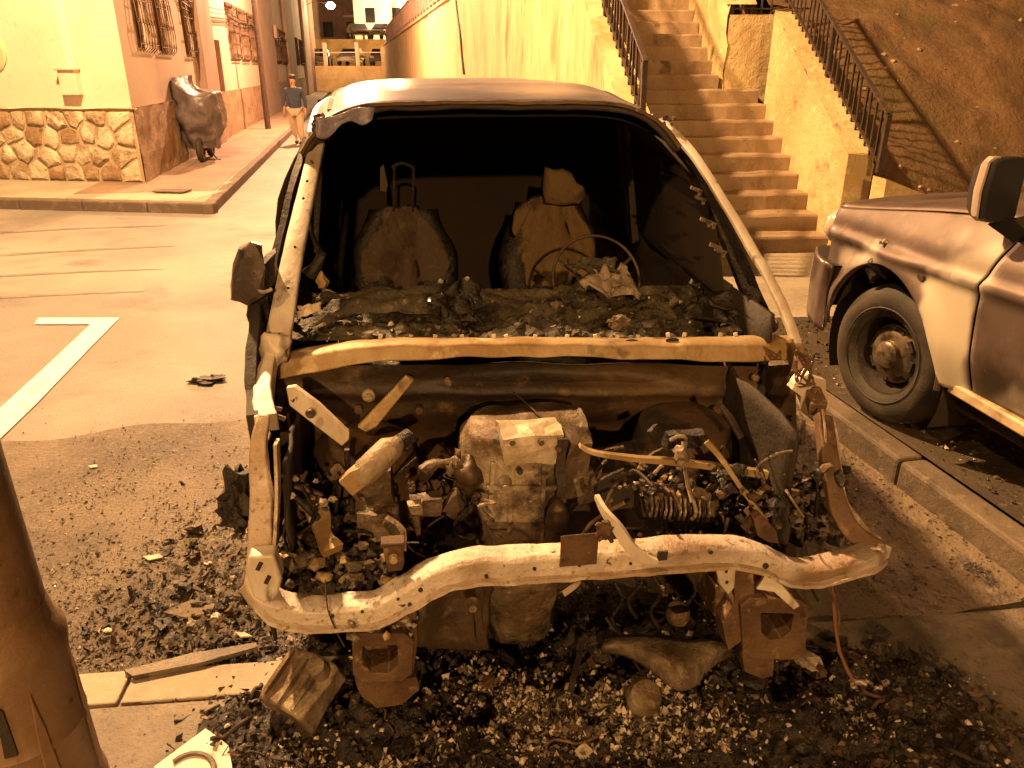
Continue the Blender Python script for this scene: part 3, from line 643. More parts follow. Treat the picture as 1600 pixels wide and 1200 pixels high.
# ---- bumper beam / front crossmember (inverted channel with a rolled top edge)
CMP = [(398, 905, .03), (425, 940, .0), (470, 952, 0), (530, 952, 0), (590, 945, 0), (640, 920, 0), (690, 892, 0), (740, 880, 0), (800, 877, 0), (870, 873, 0), (950, 868, 0), (1040, 862, 0), (1130, 857, 0), (1180, 866, 0), (1225, 886, 0), (1262, 890, .0), (1310, 880, .0), (1350, 868, 0), (1370, 855, .06)]
pts = spl(vp(*CMP), 5)
m = MB(); hs_ = [.038 + .025 * math.sin(min(1, i / (len(pts) - 1) * 1.15) * math.pi) ** .6 for i in range(len(pts))]
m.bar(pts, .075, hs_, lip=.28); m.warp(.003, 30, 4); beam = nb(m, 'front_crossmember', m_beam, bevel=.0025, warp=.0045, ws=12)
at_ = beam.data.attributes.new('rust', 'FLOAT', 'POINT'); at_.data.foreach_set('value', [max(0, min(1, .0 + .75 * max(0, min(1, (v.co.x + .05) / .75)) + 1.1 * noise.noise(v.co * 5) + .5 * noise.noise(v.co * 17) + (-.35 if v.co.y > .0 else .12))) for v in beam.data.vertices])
m = MB(); m.bar([(p[0], p[1] - .046, p[2] - h_ / 2 + .004) for p, h_ in zip(pts, hs_)], .02, .01); nb(m, 'lower_flange', m_steel, warp=.004, ws=30, parent=beam)
for x, y, r_ in ((566, 955, .004), (640, 944, .005), (657, 921, .006), (760, 900, .005), (700, 925, .004), (835, 888, .005), (905, 882, .005), (1110, 862, .006), (1196, 884, .008), (985, 880, .004), (622, 935, .004), (520, 962, .004)):
    p = V.v(x, y, -.0385); m = MB(); m.lathe([(0, -.004), (r_, -.004), (r_, .002)], 10, p, 'v'); nb(m, 'bolt_hole', m_soot, parent=beam)
p = V.v(1035, 868, -.042); m = MB(); m.box(p, (.026, .006, .026)); nb(m, 'square_hole', m_soot, parent=beam)
# latch plate and latch in the middle
a, b = V.v(876, 836, -.04), V.v(932, 880, -.04)
m = MB(); m.box(((a.x + b.x) / 2, -.044, (a.z + b.z) / 2), (b.x - a.x, .004, a.z - b.z)); m.sub(3); nb(m, 'latch_plate', m_rust, bevel=.003, warp=.003)
m = MB()
for k in range(7): m.tube(spl(vp(*[(930 + 38 * rnd.random(), 812 + 34 * rnd.random(), -.05) for _ in range(4)]), 3), .006, 6)
m.blob(V.v(948, 828, -.05), (.022, .018, .022), 3, .4); latch = nb(m, 'bonnet_latch', m_rust)
m = MB(); m.bar(spl(vp((932, 775, .02), (945, 800, -.03), (965, 825, -.06), (985, 855, -.075), (1008, 874, -.08), (1026, 878, -.08)), 4), [.012, .024, .006], [.02, .028, .006]); 
nb(MB().bar(spl(vp((932, 775, .02), (945, 800, -.03), (965, 825, -.06), (985, 855, -.075), (1008, 872, -.08), (1026, 877, -.08)), 4), .012, [.012 + .018 * math.sin(math.pi * i / 20) for i in range(21)]), 'bent_strip', m_steelP)
nb(MB().bar(spl(vp((893, 900, -.02), (905, 905, -.04), (898, 915, -.05), (880, 928, -.06)), 4), .008, .014), 'hanging_tab', m_steelP)
# ---- left rail: cowl corner -> forward -> upright down to the beam
L1 = vp((427, 548, .60), (416, 590, .5), (411, 630, .38), (416, 662, .25))
nb(MB().bar(spl(L1, 5), [.035, .04, .06], [.05, .045, .05]), 'fender_rail', m_steelP, bevel=.004, warp=.006, ws=18)
L2 = vp((412, 650, .14), (404, 700, .09), (408, 760, .07), (408, 820, .05), (408, 870, .03), (408, 915, .01))
lu = nb(MB().bar(spl(L2, 6), [.03, .065, .062, .058, .058, .075], .035, up=(0, 1, 0)), 'headlight_upright', m_steel, bevel=.004, warp=.005, ws=16)
nb(MB().bar(spl(vp((432, 690, .08), (434, 760, .065), (432, 820, .05), (428, 870, .03)), 6), .008, .05, up=(0, 1, 0)), 'flange', m_steel, parent=lu)
m = MB(); c_ = V.v(412, 900, -.02)
m.plate(vp((388, 870, -.03), (428, 868, -.03), (440, 905, -.03), (434, 930, -.03), (420, 945, -.03), (396, 935, -.03), (384, 900, -.03)), (0, .05, 0)); nb(m, 'corner_gusset', m_steelP, bevel=.006)
for x, y in ((405, 885), (418, 906)):
    m = MB(); m.box(V.v(x, y, -.034), (.01, .006, .022), (0, .5, 0)); nb(m, 'slot', m_soot)
nb(MB().bar(spl(vp((392, 640, .35), (405, 632, .36), (420, 636, .37), (440, 640, .38)), 3), .006, .012), 'torn_tab', m_steelP)
nb(MB().bar(spl(vp((410, 652, .33), (425, 648, .34), (445, 655, .35)), 3), .006, .012), 'torn_tab', m_steelP)
# diagonal stay hanging from the left rail
m = MB(); m.plate(vp((447, 606, .36), (462, 603, .36), (500, 632, .32), (546, 676, .28), (545, 688, .28), (534, 698, .28), (490, 664, .32), (452, 634, .36)), (0, .018, 0)); stay = nb(m, 'diagonal_stay', m_steelP, bevel=.004)
for x, y, r_ in ((486, 643, .012), (534, 682, .01), (459, 622, .004)):
    m = MB(); m.lathe([(0, -.003), (r_ * .55, -.003), (r_ * .6, .0), (r_, .0), (r_ * 1.2, .006)], 12, V.v(x, y, .31) + Vector((0, -.02, 0)), 'v'); nb(m, 'bolt', m_aluD, parent=stay)
m = MB(); m.plate(vp((634, 588, .55), (648, 594, .55), (588, 668, .52), (572, 676, .52), (558, 668, .52)), (0, .02, 0)); nb(m, 'firewall_brace', m_ochre, bevel=.004)
# ---- right rail and upright
nb(MB().bar(spl(vp((1240, 545, .60), (1252, 575, .52), (1262, 600, .42), (1278, 640, .3)), 5), [.04, .05, .045], [.05, .04]), 'fender_rail', m_rust, bevel=.004, warp=.008, ws=16)
m = MB(); m.plate(vp((1240, 596, .36), (1262, 584, .36), (1290, 596, .36), (1298, 620, .36), (1284, 650, .36), (1276, 664, .36), (1262, 650, .36), (1250, 640, .36), (1252, 620, .36), (1236, 608, .36)), (0, .03, 0)); m.sub(1)
br = nb(m, 'torn_hinge_bracket', m_steelP, warp=.012, ws=22)
m = MB(); m.lathe([(0, -.012), (.007, -.012), (.007, -.006), (.014, -.004), (.016, .004)], 12, V.v(1277, 612, .345), 'v'); nb(m, 'bolt', m_rust, parent=br)
m = MB()
for k in range(8): m.tube(spl(vp(*[(1236 + 38 * rnd.random(), 545 + 62 * rnd.random(), .36) for _ in range(4)]), 3), .0035, 5)
nb(m, 'scorched_wiring', m_rust)
nb(MB().bar(spl(vp((1284, 650, .28), (1292, 700, .2), (1300, 750, .15), (1312, 800, .1), (1340, 838, .06), (1372, 856, .03)), 6), [.05, .06, .05, .05], .03, up=(0, 1, 0)), 'headlight_upright', m_rust, bevel=.004, warp=.006, ws=16)
nb(MB().bar(spl(vp((1300, 660, .27), (1309, 720, .2), (1318, 780, .14), (1345, 822, .08), (1374, 848, .03), (1366, 866, 0), (1330, 872, -.01)), 6), .012, .02), 'flange', m_steel, warp=.004, ws=18)
nb(MB().tube(spl(vp((1286, 640, .26), (1290, 690, .2), (1284, 730, .2), (1262, 748, .2), (1248, 752, .2)), 4), .004, 6), 'hanging_wire', m_steel)
# ---- A pillars
PLp = [(430, 556, .61), (440, 500, .70), (452, 430, .82), (468, 350, .98), (482, 285, 1.13), (496, 222, 1.30)]
lp_ = nb(MB().bar(spl(vp(*PLp), 5), [.078, .062, .056, .05], .026, up=(0, -1, .9), lip=.3), 'pillar', m_steelP, bevel=.003, warp=.002, ws=10)
for x, y in ((436, 522), (450, 450), (461, 386), (474, 310), (480, 283), (487, 252)):
    q = V.v(x, y, {522: .63, 450: .76, 386: .87, 310: 1.03, 283: 1.09, 252: 1.19}[y] - .03); m = MB(); m.blob(q, (.005, .004, .005), 1, 0, 1); nb(m, 'rivet_hole', m_soot, parent=lp_)
nb(MB().blob(V.v(428, 545, .58), (.042, .028, .055), 5, .22, 3), 'pillar_foot', m_steelP, smooth='all')
PRp = [(1250, 560, .62), (1236, 510, .68), (1212, 455, .78), (1182, 400, .88), (1150, 345, .99), (1118, 295, 1.10), (1086, 245, 1.22), (1056, 210, 1.33), (1030, 188, 1.42)]
nb(MB().bar(spl(vp(*PRp), 5), [.036, .022, .018, .017, .017, .019, .024, .032], .02, up=(0, -1, .9), lip=.3), 'pillar', m_steelP, bevel=.003, warp=.004, ws=9)
# charred door frames behind the pillars
nb(MB().bar(spl(vp((400, 640, .55), (402, 560, .68), (412, 500, .78), (434, 400, .92), (456, 300, 1.12), (478, 225, 1.34)), 5), .022, .06, up=(0, -1, .5)), 'door_frame', m_soot, warp=.01, ws=10)
nb(MB().bar(spl(vp((1200, 520, .86), (1178, 470, .95), (1150, 400, 1.05), (1122, 330, 1.15), (1092, 268, 1.26), (1060, 225, 1.38)), 5), [.07, .09, .085, .07, .05], .03, up=(0, -1, .5)), 'door_frame', m_char, warp=.004, ws=10)
for x, y in ((1088, 296), (1094, 310), (1103, 345), (1110, 348), (1118, 385), (1126, 392)):
    q = V.v(x, y, 1.08 if y < 320 else 1.0 if y < 360 else .93); m = MB(); m.box(q, (.045, .01, .012), (0, .35, 0)); m.box(q + Vector((.012, 0, -.012)), (.012, .01, .02)); nb(m, 'trim_clip', m_ashD)
# ---- roof: lofted skin measured along its outline
def roofp(a, b):
    v = 1.36 + 2.75 * b; t = a * 2 - 1
    hw = .685 + .055 * min(1, b * 3); zc = 1.782 + .048 * min(1, b * 3.2) ** .8 - .05 * max(0, b - .75)
    fr_ = max(0, 1 - b * 9)
    x = hw * math.copysign(abs(t) ** .93, t) - .0
    z = zc + .008 - .15 * abs(t) ** 7 - .008 * t * t - .006 * fr_ ** 2
    v -= .0 + .17 * (t * t) * -1 * (1 - b) * -1 if False else 0
    v += -.13 * abs(t) ** 3 * (1 - b) 
    p = Vector((x - .015, v, z)); return p + mnoise(p, 2.2) * .008
rf = nb(MB().grid(49, 60, roofp), 'roof', m_roof, smooth='all', solid=.012)
ed_ = [roofp(i / 48, 0) for i in range(49)]
nb(MB().bar([(p.x, p.y + .02, p.z - .014) for p in ed_], .05, .018), 'roof_header', m_soot, smooth='all', warp=.006, ws=12)
nb(MB().bar([(p.x, p.y - .006, p.z + .003) for p in ed_], .014, .012), 'header_lip', m_rust, warp=.004, ws=14)
for t_ in (.085, .915):
    nb(MB().bar([roofp(t_, b / 20) + Vector((0, 0, .004)) for b in range(1, 21)], .028, .008), 'roof_gutter', m_soot, parent=rf)
nb(MB().bar([roofp(.03 + .0, b / 20) + Vector((-.002, 0, .012)) for b in range(0, 21)], .02, .012), 'roof_seam', m_steelP, parent=rf)
nb(MB().grid(30, 30, lambda a, b: roofp(a, b) + Vector((0, .03, -.05))), 'headlining', m_sootI)
# crumpled glass sheet on the left roof corner
def flap(a, b):
    p = V.v(494 + 90 * a, 186 - 20 * a + b * (30 - 14 * a) + (7 * math.sin(a * 9) if b > .5 else 0), 1.19 + .06 * a)
    return p + mnoise(p, 14, 3) * .012
nb(MB().grid(14, 8, flap), 'windscreen_scrap', MAT('crazed_glass', (.22, .2, .27), [((.36, .32, .36), 20, .5, .65), ((.08, .06, .06), 11, .55, .68)], .25, .4, spec=.8, bump=[(22, .01)]), smooth='all', solid=.004)
m = MB()
for k in range(16): m.blob(V.v(1010 + 42 * rnd.random(), 180 + 24 * rnd.random(), 1.36), (.012 * rnd.uniform(.5, 1.5), .012, .009), k, .4, 1)
nb(m, 'melted_trim', m_melt)
m = MB()
for k in range(30):
    t = k / 29; m.blob(V.v(500 + 5 * math.sin(k), 185 + 30 * t, 1.26), (.02, .018, .016), k, .5, 1)
nb(m, 'melted_trim', m_melt)
# ---- body shell (sides, floor, rear)
for s_ in (-1, 1):
    def side(a, b):
        v = .95 + 3.2 * a; w = .35 + .82 * b
        return Vector((s_ * (.80 + .03 * math.sin(b * 3.1)), v, w)) + mnoise((v, w, s_), 3) * .015
    nb(MB().grid(30, 10, side), 'side_panel', m_soot, smooth='all', solid=.02)
    nb(MB().grid(20, 10, lambda a, b: Vector((s_ * (.795 - .09 * b), 2.25 + 1.9 * a, 1.17 + .56 * b))), 'upper_side_panel', m_soot, solid=.02)
    for v_ in (2.1, 4.1): nb(MB().bar([(s_ * .79, v_, 1.1), (s_ * .70, v_ - .03, 1.72)], .05, .09, up=(0, 1, 0)), 'window_post', m_soot)
nb(MB().box((0, 2.4, .36), (1.56, 3.5, .04)), 'floor', m_sootI)
nb(MB().grid(10, 10, lambda a, b: Vector((-.78 + 1.56 * a, 3.0, .38 + 1.36 * b)) + mnoise((a * 3, b * 3, 1), 1) * .03), 'bulkhead', m_sootI, smooth='all')
nb(MB().box((0, 4.15, 1.0), (1.6, .05, 1.3)), 'rear_door', m_soot)
# front wings: black strips outside the rails
nb(MB().bar(spl(vp((398, 680, .25), (397, 640, .42), (396, 600, .5), (400, 540, .62), (404, 500, .72)), 5), .03, .12, up=(0, 0, 1)), 'wing_remains', m_soot, warp=.008, ws=9)
for s_ in (-1, 1):
    nb(MB().grid(12, 10, lambda a, b: Vector((s_ * (.72 - .03 * b), .16 + .6 * a, .52 + .46 * b)) + mnoise((a * 3, b * 2, s_), 2) * .02), 'inner_wing', m_soot, smooth='all', solid=.01)
    nb(MB().bar([(s_ * .5, 0.05, .50), (s_ * .5, .6, .44), (s_ * .45, 1.3, .36), (s_ * .45, 4.0, .34)], .08, .1), 'chassis_rail', m_rust, bevel=.005)
# ---- cowl panel: pressed step with slots
def cowl(a, b):
    x0, x1 = 436, 1240
    x = x0 + (x1 - x0) * a
    yt = 552 - 24 * math.sin(min(1, a * 4) * math.pi / 2) - 4 * max(0, a - .8) * 5
    prof = [(0, 0, .72), (.22, 4, .66), (.3, 7, .64), (.42, 14, .62), (.55, 18, .615), (1, 42, .60)]
    t = b
    for k in range(len(prof) - 1):
        if t <= prof[k + 1][0]:
            f = (t - prof[k][0]) / (prof[k + 1][0] - prof[k][0]); dy = prof[k][1] + (prof[k + 1][1] - prof[k][1]) * f; pv_ = prof[k][2] + (prof[k + 1][2] - prof[k][2]) * f; break
    dy *= (1 - .3 * math.exp(-((a - .5) / .35) ** 2) + .25 * math.sin(a * 30) * .12)
    return V.v(x, yt + dy, pv_) + mnoise((a * 10, b, 0), 1.4) * .006
cw = nb(MB().grid(90, 22, cowl), 'cowl_panel', m_ochre, smooth='all', solid=.006)
for x, y in ((685, 539), (757, 538), (815, 538), (872, 538), (926, 537), (986, 534), (1050, 532)):
    m = MB(); m.lathe([(0, -.003), (.02, -.003), (.02, .004)], 12, (0, 0, 0), 'w'); q = V.v(x, y, .645)
    m.V = [(q.x + v[0] * 1.15, q.y - .004 + v[2] * .3, q.z + .002 + v[1] * .42) for v in m.V]; nb(m, 'slot', m_soot, parent=cw)
for k in range(16):
    x = 600 + 40 * k + rnd.uniform(-12, 12); m = MB(); m.box(V.v(x, 526 - (3 if x > 1000 else 0), .71), (.012, .006, .014), (0, rnd.uniform(-.4, .4), 0)); nb(m, 'clip', m_steelP, parent=cw)
# ---- firewall with recessed slot
def fwall(a, b):
    x = 436 + 806 * a; y = 570 + 330 * b
    p = V.v(x, y, .64 + .12 * b)
    ins = math.exp(-((x - 875) / 165) ** 6) * math.exp(-((y - 588) / 15) ** 6)
    ins2 = math.exp(-((x - 880) / 250) ** 4) * math.exp(-((y - 720) / 55) ** 4)
    p.y += .07 * ins + .12 * ins2 - .02 * math.exp(-((y - 612) / 8) ** 2)
    return p + mnoise((a * 6, b * 4, 4), 1.5) * .012
fwp = nb(MB().grid(90, 50, fwall), 'firewall', m_wall, smooth='all')
p = V.v(576, 618, .6); m = MB(); m.lathe([(0, -.02), (.012, -.02), (.012, -.008), (.02, -.006), (.022, .006)], 12, p, 'v'); nb(m, 'bolt', m_alu, parent=fwp)
for x, y in ((560, 640), (700, 596), (1180, 590), (1120, 640), (655, 640)):
    m = MB(); m.lathe([(0, -.01), (.012, -.01), (.014, .004)], 10, V.v(x, y, .62), 'v'); nb(m, 'bolt', m_rust, parent=fwp)
# strut towers
for x, y, s_ in ((500, 700, -1), (1150, 680, 1)):
    c_ = (s_ * .52, .56, .0); m = MB(); m.lathe([(.20, .45), (.17, .72), (.15, .82), (.1, .85), (.0, .85)], 20, c_, 'w'); nb(m, 'strut_tower', m_wall, warp=.01, ws=9)
# ---- dashboard crust
def dash(a, b):
    x = 446 + 780 * a; y = 532 - 84 * b
    yb = y + 6 * math.sin(a * 7) * b
    v_ = .73 + .5 * b
    p = V.v(x, yb, v_)
    h = .035 * noise.fractal(Vector((a * 9, b * 3.5, 2)), .8, 2.1, 5) + .018 * noise.noise(Vector((a * 40, b * 14, 5)))
    edge = min(1, b * 8) * min(1, (1 - b) * 10)
    p.z += h * edge; p.y += .02 * noise.noise(Vector((a * 22, b * 9, 8))) * edge
    if b > .97: p.z -= .12
    p.x = max(-.775, min(.775, p.x)); return p
nb(MB().grid(200, 60, dash), 'dashboard_remains', m_charG, smooth='all')
m = MB(); nd = 0
for k in range(520):
    a, b = rnd.random(), rnd.random() * .95; p = dash(a, b); s_ = rnd.choice([.004, .006, .008, .012, .018]) * rnd.uniform(.7, 1.3)
    if rnd.random() < .6: m.blob(p + Vector((0, 0, s_ * .3)), (s_ * 1.3, s_, s_ * .7), k, .5, 1, mi=rnd.choice([0, 0, 0, 1, 2, 1]), rot=k)
    else:
        q = [Vector((rnd.uniform(-1, 1), rnd.uniform(-1, 1), rnd.uniform(-.6, .6))) * s_ * 1.5 + p for _ in range(4)]; m.plate(q, (0, .002, .003), mi=rnd.choice([0, 1, 2, 3]))
tag(nb(m, 'dashboard_rubble', [m_char, m_charG, m_ashD, m_steelP], smooth=False), kind='stuff')
def crumple(name, px, mat, v0, dv, seed, amp=.03, n=12, par=None, label=None):
    """crumpled sheet spanning four pixel corners (tl, tr, br, bl)"""
    def f(a, b):
        x = (px[0][0] * (1 - a) + px[1][0] * a) * (1 - b) + (px[3][0] * (1 - a) + px[2][0] * a) * b
        y = (px[0][1] * (1 - a) + px[1][1] * a) * (1 - b) + (px[3][1] * (1 - a) + px[2][1] * a) * b
        p = V.v(x, y, v0 + dv * (1 - b)); return p + mnoise((a * 3 + seed, b * 3, seed), 1.3) * amp
    return nb(MB().grid(n, n, f), name, mat, smooth='all', solid=.004, parent=par, label=label)
crumple('melted_shroud', [(925, 412), (985, 420), (998, 462), (905, 452)], MAT('melted_grey_skin', (.22, .17, .13), [((.36, .3, .24), 12, .5, .66), ((.06, .045, .03), 9, .52, .68)], .4, .3, bump=[(20, .02)]), .95, .08, 3, .05, 16)
crumple('melted_shroud', [(885, 406), (955, 402), (962, 425), (892, 425)], m_charG, 1.02, .04, 8, .035, 14)
crumple('glove_box_sheet', [(700, 440), (748, 446), (742, 508), (690, 498)], m_char, .86, .1, 5, .06, 14)
crumple('melted_duct', [(1080, 446), (1150, 458), (1190, 505), (1060, 500)], m_char, .84, .1, 9, .06, 16)
crumple('melted_duct', [(500, 456), (690, 448), (660, 478), (480, 508)], m_charG, .85, .12, 12, .03, 18)
crumple('ash_flake', [(468, 478), (504, 470), (500, 486), (462, 498)], m_ash, .75, .03, 14, .015, 8)
nb(MB().blob(V.v(966, 503, .74), (.035, .02, .02), 4, .5, 3), 'melted_lump', m_alu)
nb(MB().tube(spl(vp((480, 432, .9), (500, 405, .92), (496, 380, .96), (488, 350, 1.0)), 4), [.02, .035, .02, .006], 8), 'charred_trim', m_char, warp=.02, ws=20)
nb(MB().blob(V.v(504, 440, .88), (.016, .012, .03), 14, .4, 2), 'melted_clip', m_ochre)
# cracked bright bits
for x, y, v_ in ((672, 468, .84), (688, 440, .9), (612, 506, .76), (730, 436, .95), (1080, 440, .95)):
    nb(MB().blob(V.v(x, y, v_), (.009, .006, .008), x, .5, 1), 'glass_bead', m_shard)
# ---- seats: charred backs with ragged patches of scorched foam
def seat(px, foam, seed, rows, wtop):
    c_ = V.v(px, 372, 2.15)
    def back(a, b, off=0):
        t = a * 2 - 1; w = .60 + (wtop - .60) * b
        hw = .235 * (1 - .30 * sm_(b, .6, 1.0) ** 1.5 - .04 * math.cos(b * 6)); bulge = .09 * (1 - t * t) ** .7 + .02 * math.cos(t * 7)
        p = Vector((c_.x + t * hw, 2.22 + .16 * b - bulge - off, w - .05 * t * t * b)); return p + mnoise((t * 2 + seed, b * 3, seed), 1.5) * .022
    sb = nb(MB().grid(26, 30, back), 'seat_back', m_char, smooth='all', solid=.05)
    m = MB(); N_ = 70; m.V = [tuple(back(i / (N_ - 1), j / (N_ - 1), .042 + .006 * noise.noise(Vector((i * .3, j * .3, seed))))) for j in range(N_) for i in range(N_)]
    def ok(i, j):
        a, b = i / (N_ - 1), j / (N_ - 1); n_ = noise.fractal(Vector((a * 5, b * 4, seed)), .8, 2.1, 4) * .17
        return rows(a, b) + n_ > 0
    m.F = [(j * N_ + i, j * N_ + i + 1, (j + 1) * N_ + i + 1, (j + 1) * N_ + i) for j in range(N_ - 1) for i in range(N_ - 1) if ok(i, j)]; m.m = [0] * len(m.F)
    nb(m, 'foam_patch', foam, smooth='all', parent=sb)
    nb(MB().blob((c_.x, 1.95, .58), (.25, .27, .09), seed, .15, 3), 'seat_cushion', m_char, smooth='all')
def sm_(x, a, b): t = max(0, min(1, (x - a) / (b - a))); return t * t * (3 - 2 * t)
seat(632, m_foamG, 3, lambda a, b: .52 - math.hypot((a - .5) / .85, (b - .72) / .62), 1.27)
seat(868, m_foam, 8, lambda a, b: .55 - math.hypot((a - .52) / .9, (b - .78) / .75), 1.31)
m = MB(); m.rings([[V.v(x_ * k_ + 880 * (1 - k_), y_ * k_ + 292 * (1 - k_), 2.2) + Vector((0, d_, 0)) for x_, y_ in ((851, 318), (848, 296), (853, 262), (868, 266), (880, 264), (893, 272), (900, 286), (912, 292), (914, 308), (904, 318), (880, 321))] for d_, k_ in ((-.035, .72), (-.02, .93), (.0, 1), (.06, 1), (.08, .8))]); m.sub(1); nb(m, 'headrest', m_foam, smooth='all', warp=.006, ws=16)
m = MB(); m.plate(vp((800, 362, 2.1), (805, 332, 2.12), (822, 314, 2.14), (830, 327, 2.14), (818, 352, 2.12), (806, 372, 2.1)), (0, .05, 0)); nb(m, 'seat_bolster', m_foam, bevel=.012)
m = MB(); m.plate(vp((594, 262, 2.2), (599, 256, 2.2), (606, 290, 2.2), (603, 300, 2.2), (594, 298, 2.2)), (0, .03, 0)); nb(m, 'headrest_remains', m_foamG)
for x in (615, 645): nb(MB().tube(vp((x, 330, 2.25), (x + 1, 262, 2.25)), .007, 6), 'headrest_rod', m_char)
nb(MB().tube(spl(vp((612, 262, 2.25), (628, 255, 2.25), (646, 262, 2.25)), 4), .008, 6), 'headrest_hoop', m_char)
# steering wheel: bare wire rim with spokes
sc_ = V.v(932, 436, 1.32); m = MB(); ring = []
ru = .178
for k in range(41):
    a = 6.2832 * k / 40; ring.append(sc_ + Vector((ru * math.cos(a), .10 * -math.sin(a) * -1, .155 * math.sin(a))))
sw = nb(MB().tube(ring, .0068, 8), 'steering_wheel', m_aluD, smooth='all')
nb(MB().blob(sc_ + Vector((0, -.01, -.04)), (.05, .04, .03), 2, .3), 'steering_hub', m_char, parent=sw)
for a in (.5, 2.64, 4.7): nb(MB().bar([sc_ + Vector((0, 0, -.04)), sc_ + Vector((ru * math.cos(a), .10 * math.sin(a), .155 * math.sin(a)))], .010, .010), 'spoke', m_aluD, parent=sw)
# ---- melted door mirror on the left
m = MB(); q = V.v(392, 425, .72)
m.rings([[V.v(x_, y_, .72 + d_) for x_, y_ in ((362 + s2_, 410 - s2_ * .2), (372 + s2_, 388), (392, 376 + s2_ * .4), (408 - s2_, 380 + s2_), (413 - s2_ * .5, 420), (412 - s2_, 462), (385, 478 - s2_), (362 + s2_, 468 - s2_), (359 + s2_, 440))] for d_, s2_ in ((-.05, 8), (-.03, 2), (.02, 0), (.06, 6))])
m.sub(1); mi_ = nb(m, 'door_mirror', m_melt, warp=.016, ws=16)
m = MB(); m.plate(vp((384, 470, .72), (418, 455, .74), (422, 500, .76), (410, 522, .76), (392, 510, .74), (386, 492, .72)), (0, .05, 0)); m.plate(vp((405, 420, .74), (428, 392, .78), (430, 440, .78), (412, 470, .74)), (0, .05, 0)); m.sub(1)
nb(m, 'mirror_arm', m_char, warp=.014, ws=20, parent=mi_)
nb(MB().tube(spl(vp((398, 448, .68), (410, 456, .68), (424, 452, .7)), 4), .006, 6), 'mirror_wire', m_steel, parent=mi_)
nb(MB().blob(V.v(1175, 468, .86), (.03, .03, .04), 11, .5, 2), 'mirror_stump', m_char)
# ---- front wheels
for s_ in (-1, 1):
    wh = nb(MB().lathe([(.2, -.09), (.27, -.1), (.3, -.07), (.305, 0), (.3, .07), (.27, .1), (.2, .09)], 30, (s_ * .70, .80, .29)), 'front_wheel', m_soot, smooth=True, warp=.02, ws=12)
    nb(MB().lathe([(0, .04 * s_), (.08, .05 * s_), (.12, .02 * s_), (.2, .08 * s_), (.2, -.08)], 24, (s_ * .70, .80, .29)), 'rim', m_rust, parent=wh)
    wh = nb(MB().lathe([(.0, -.09), (.27, -.1), (.3, -.07), (.305, 0), (.3, .07), (.27, .1), (0, .09)], 24, (s_ * .70, 3.3, .3)), 'rear_wheel', m_soot)
# ================= engine bay
# engine and gearbox casting
def casting():
    prof = [(742, 930, 690, .30), (722, 935, 712, .30), (720, 930, 740, .29), (735, 905, 775, .28), (748, 890, 810, .27), (755, 882, 850, .26), (758, 880, 900, .27), (760, 876, 960, .30), (770, 862, 1008, .34)]
    rs = []
    for x0, x1, y, v_ in prof:
        l, r_ = V.v(x0, y, v_), V.v(x1, y, v_); cx = (l.x + r_.x) / 2; hw = (r_.x - l.x) / 2; z = l.z; ring = []
        for k in range(20):
            a = 6.2832 * k / 20; c, s2_ = math.cos(a), math.sin(a)
            ring.append(Vector((cx + hw * math.copysign(abs(c) ** .6, c), v_ + .12 + .13 * math.copysign(abs(s2_) ** .7, s2_), z)))
        rs.append(ring)
    m = MB(); m.rings(rs); m.sub(2); return m
eng = nb(casting(), 'engine_casting', m_alu, smooth='all', warp=.014, ws=11)
def ribs(par, lst, mat=m_alu, w=.012, h=.02):
    for a, b in lst: nb(MB().bar(spl(vp(a, b), 3), w, h, up=(0, -1, 0)), 'rib', mat, parent=par, warp=.002, ws=20)
ribs(eng, [((800, 725, .285), (794, 830, .262)), ((850, 700, .285), (845, 850, .255)), ((770, 722, .285), (765, 800, .265)), ((760, 760, .27), (900, 760, .27)), ((760, 820, .265), (885, 818, .265))])
def vbox(x0, y0, x1, y1, v_, dep, name, mat, rot=0, bevel=.005, warp=.012, par=None, ws=16):
    a, b = V.v(x0, y0, v_), V.v(x1, y1, v_); m = MB(); m.box(((a.x + b.x) / 2, v_ + dep / 2, (a.z + b.z) / 2), (abs(b.x - a.x), dep, abs(a.z - b.z)), (0, rot, 0)); m.sub(3)
    return nb(m, name, mat, bevel=bevel, warp=warp, par=None, ws=ws) if False else nb(m, name, mat, smooth=False, bevel=0, warp=warp, ws=ws, parent=par)
top = vbox(786, 686, 880, 722, .26, .12, 'engine_top_cover', MAT('pale_alloy', (.42, .36, .27), [((.24, .18, .11), 5, .42, .6), ((.56, .5, .4), 20, .55, .7), ((.07, .045, .03), 9, .6, .7)], .5, metal=.3, bump=[(20, .006)]))
for x, y in ((800, 690), (845, 690), (872, 700), (812, 735), (900, 770)):
    m = MB(); m.lathe([(0, -.012), (.009, -.012), (.009, .003)], 6, V.v(x, y, .255), 'v'); nb(m, 'bolt', m_aluD, parent=eng)
vbox(884, 694, 918, 778, .25, .1, 'coil_housing', m_aluD, rot=.1)
vbox(872, 690, 884, 782, .245, .05, 'bracket', m_soot)
vbox(900, 745, 930, 785, .24, .05, 'bracket', m_alu, rot=-.2)
nb(MB().blob(V.v(872, 808, .22), (.035, .03, .05), 6, .12, 3), 'filter_housing', m_aluD, smooth='all')
nb(MB().lathe([(.0, -.02), (.014, -.02), (.014, 0), (.022, .02), (.022, .05)], 12, V.v(790, 760, .25), 'v'), 'sensor', m_alu)
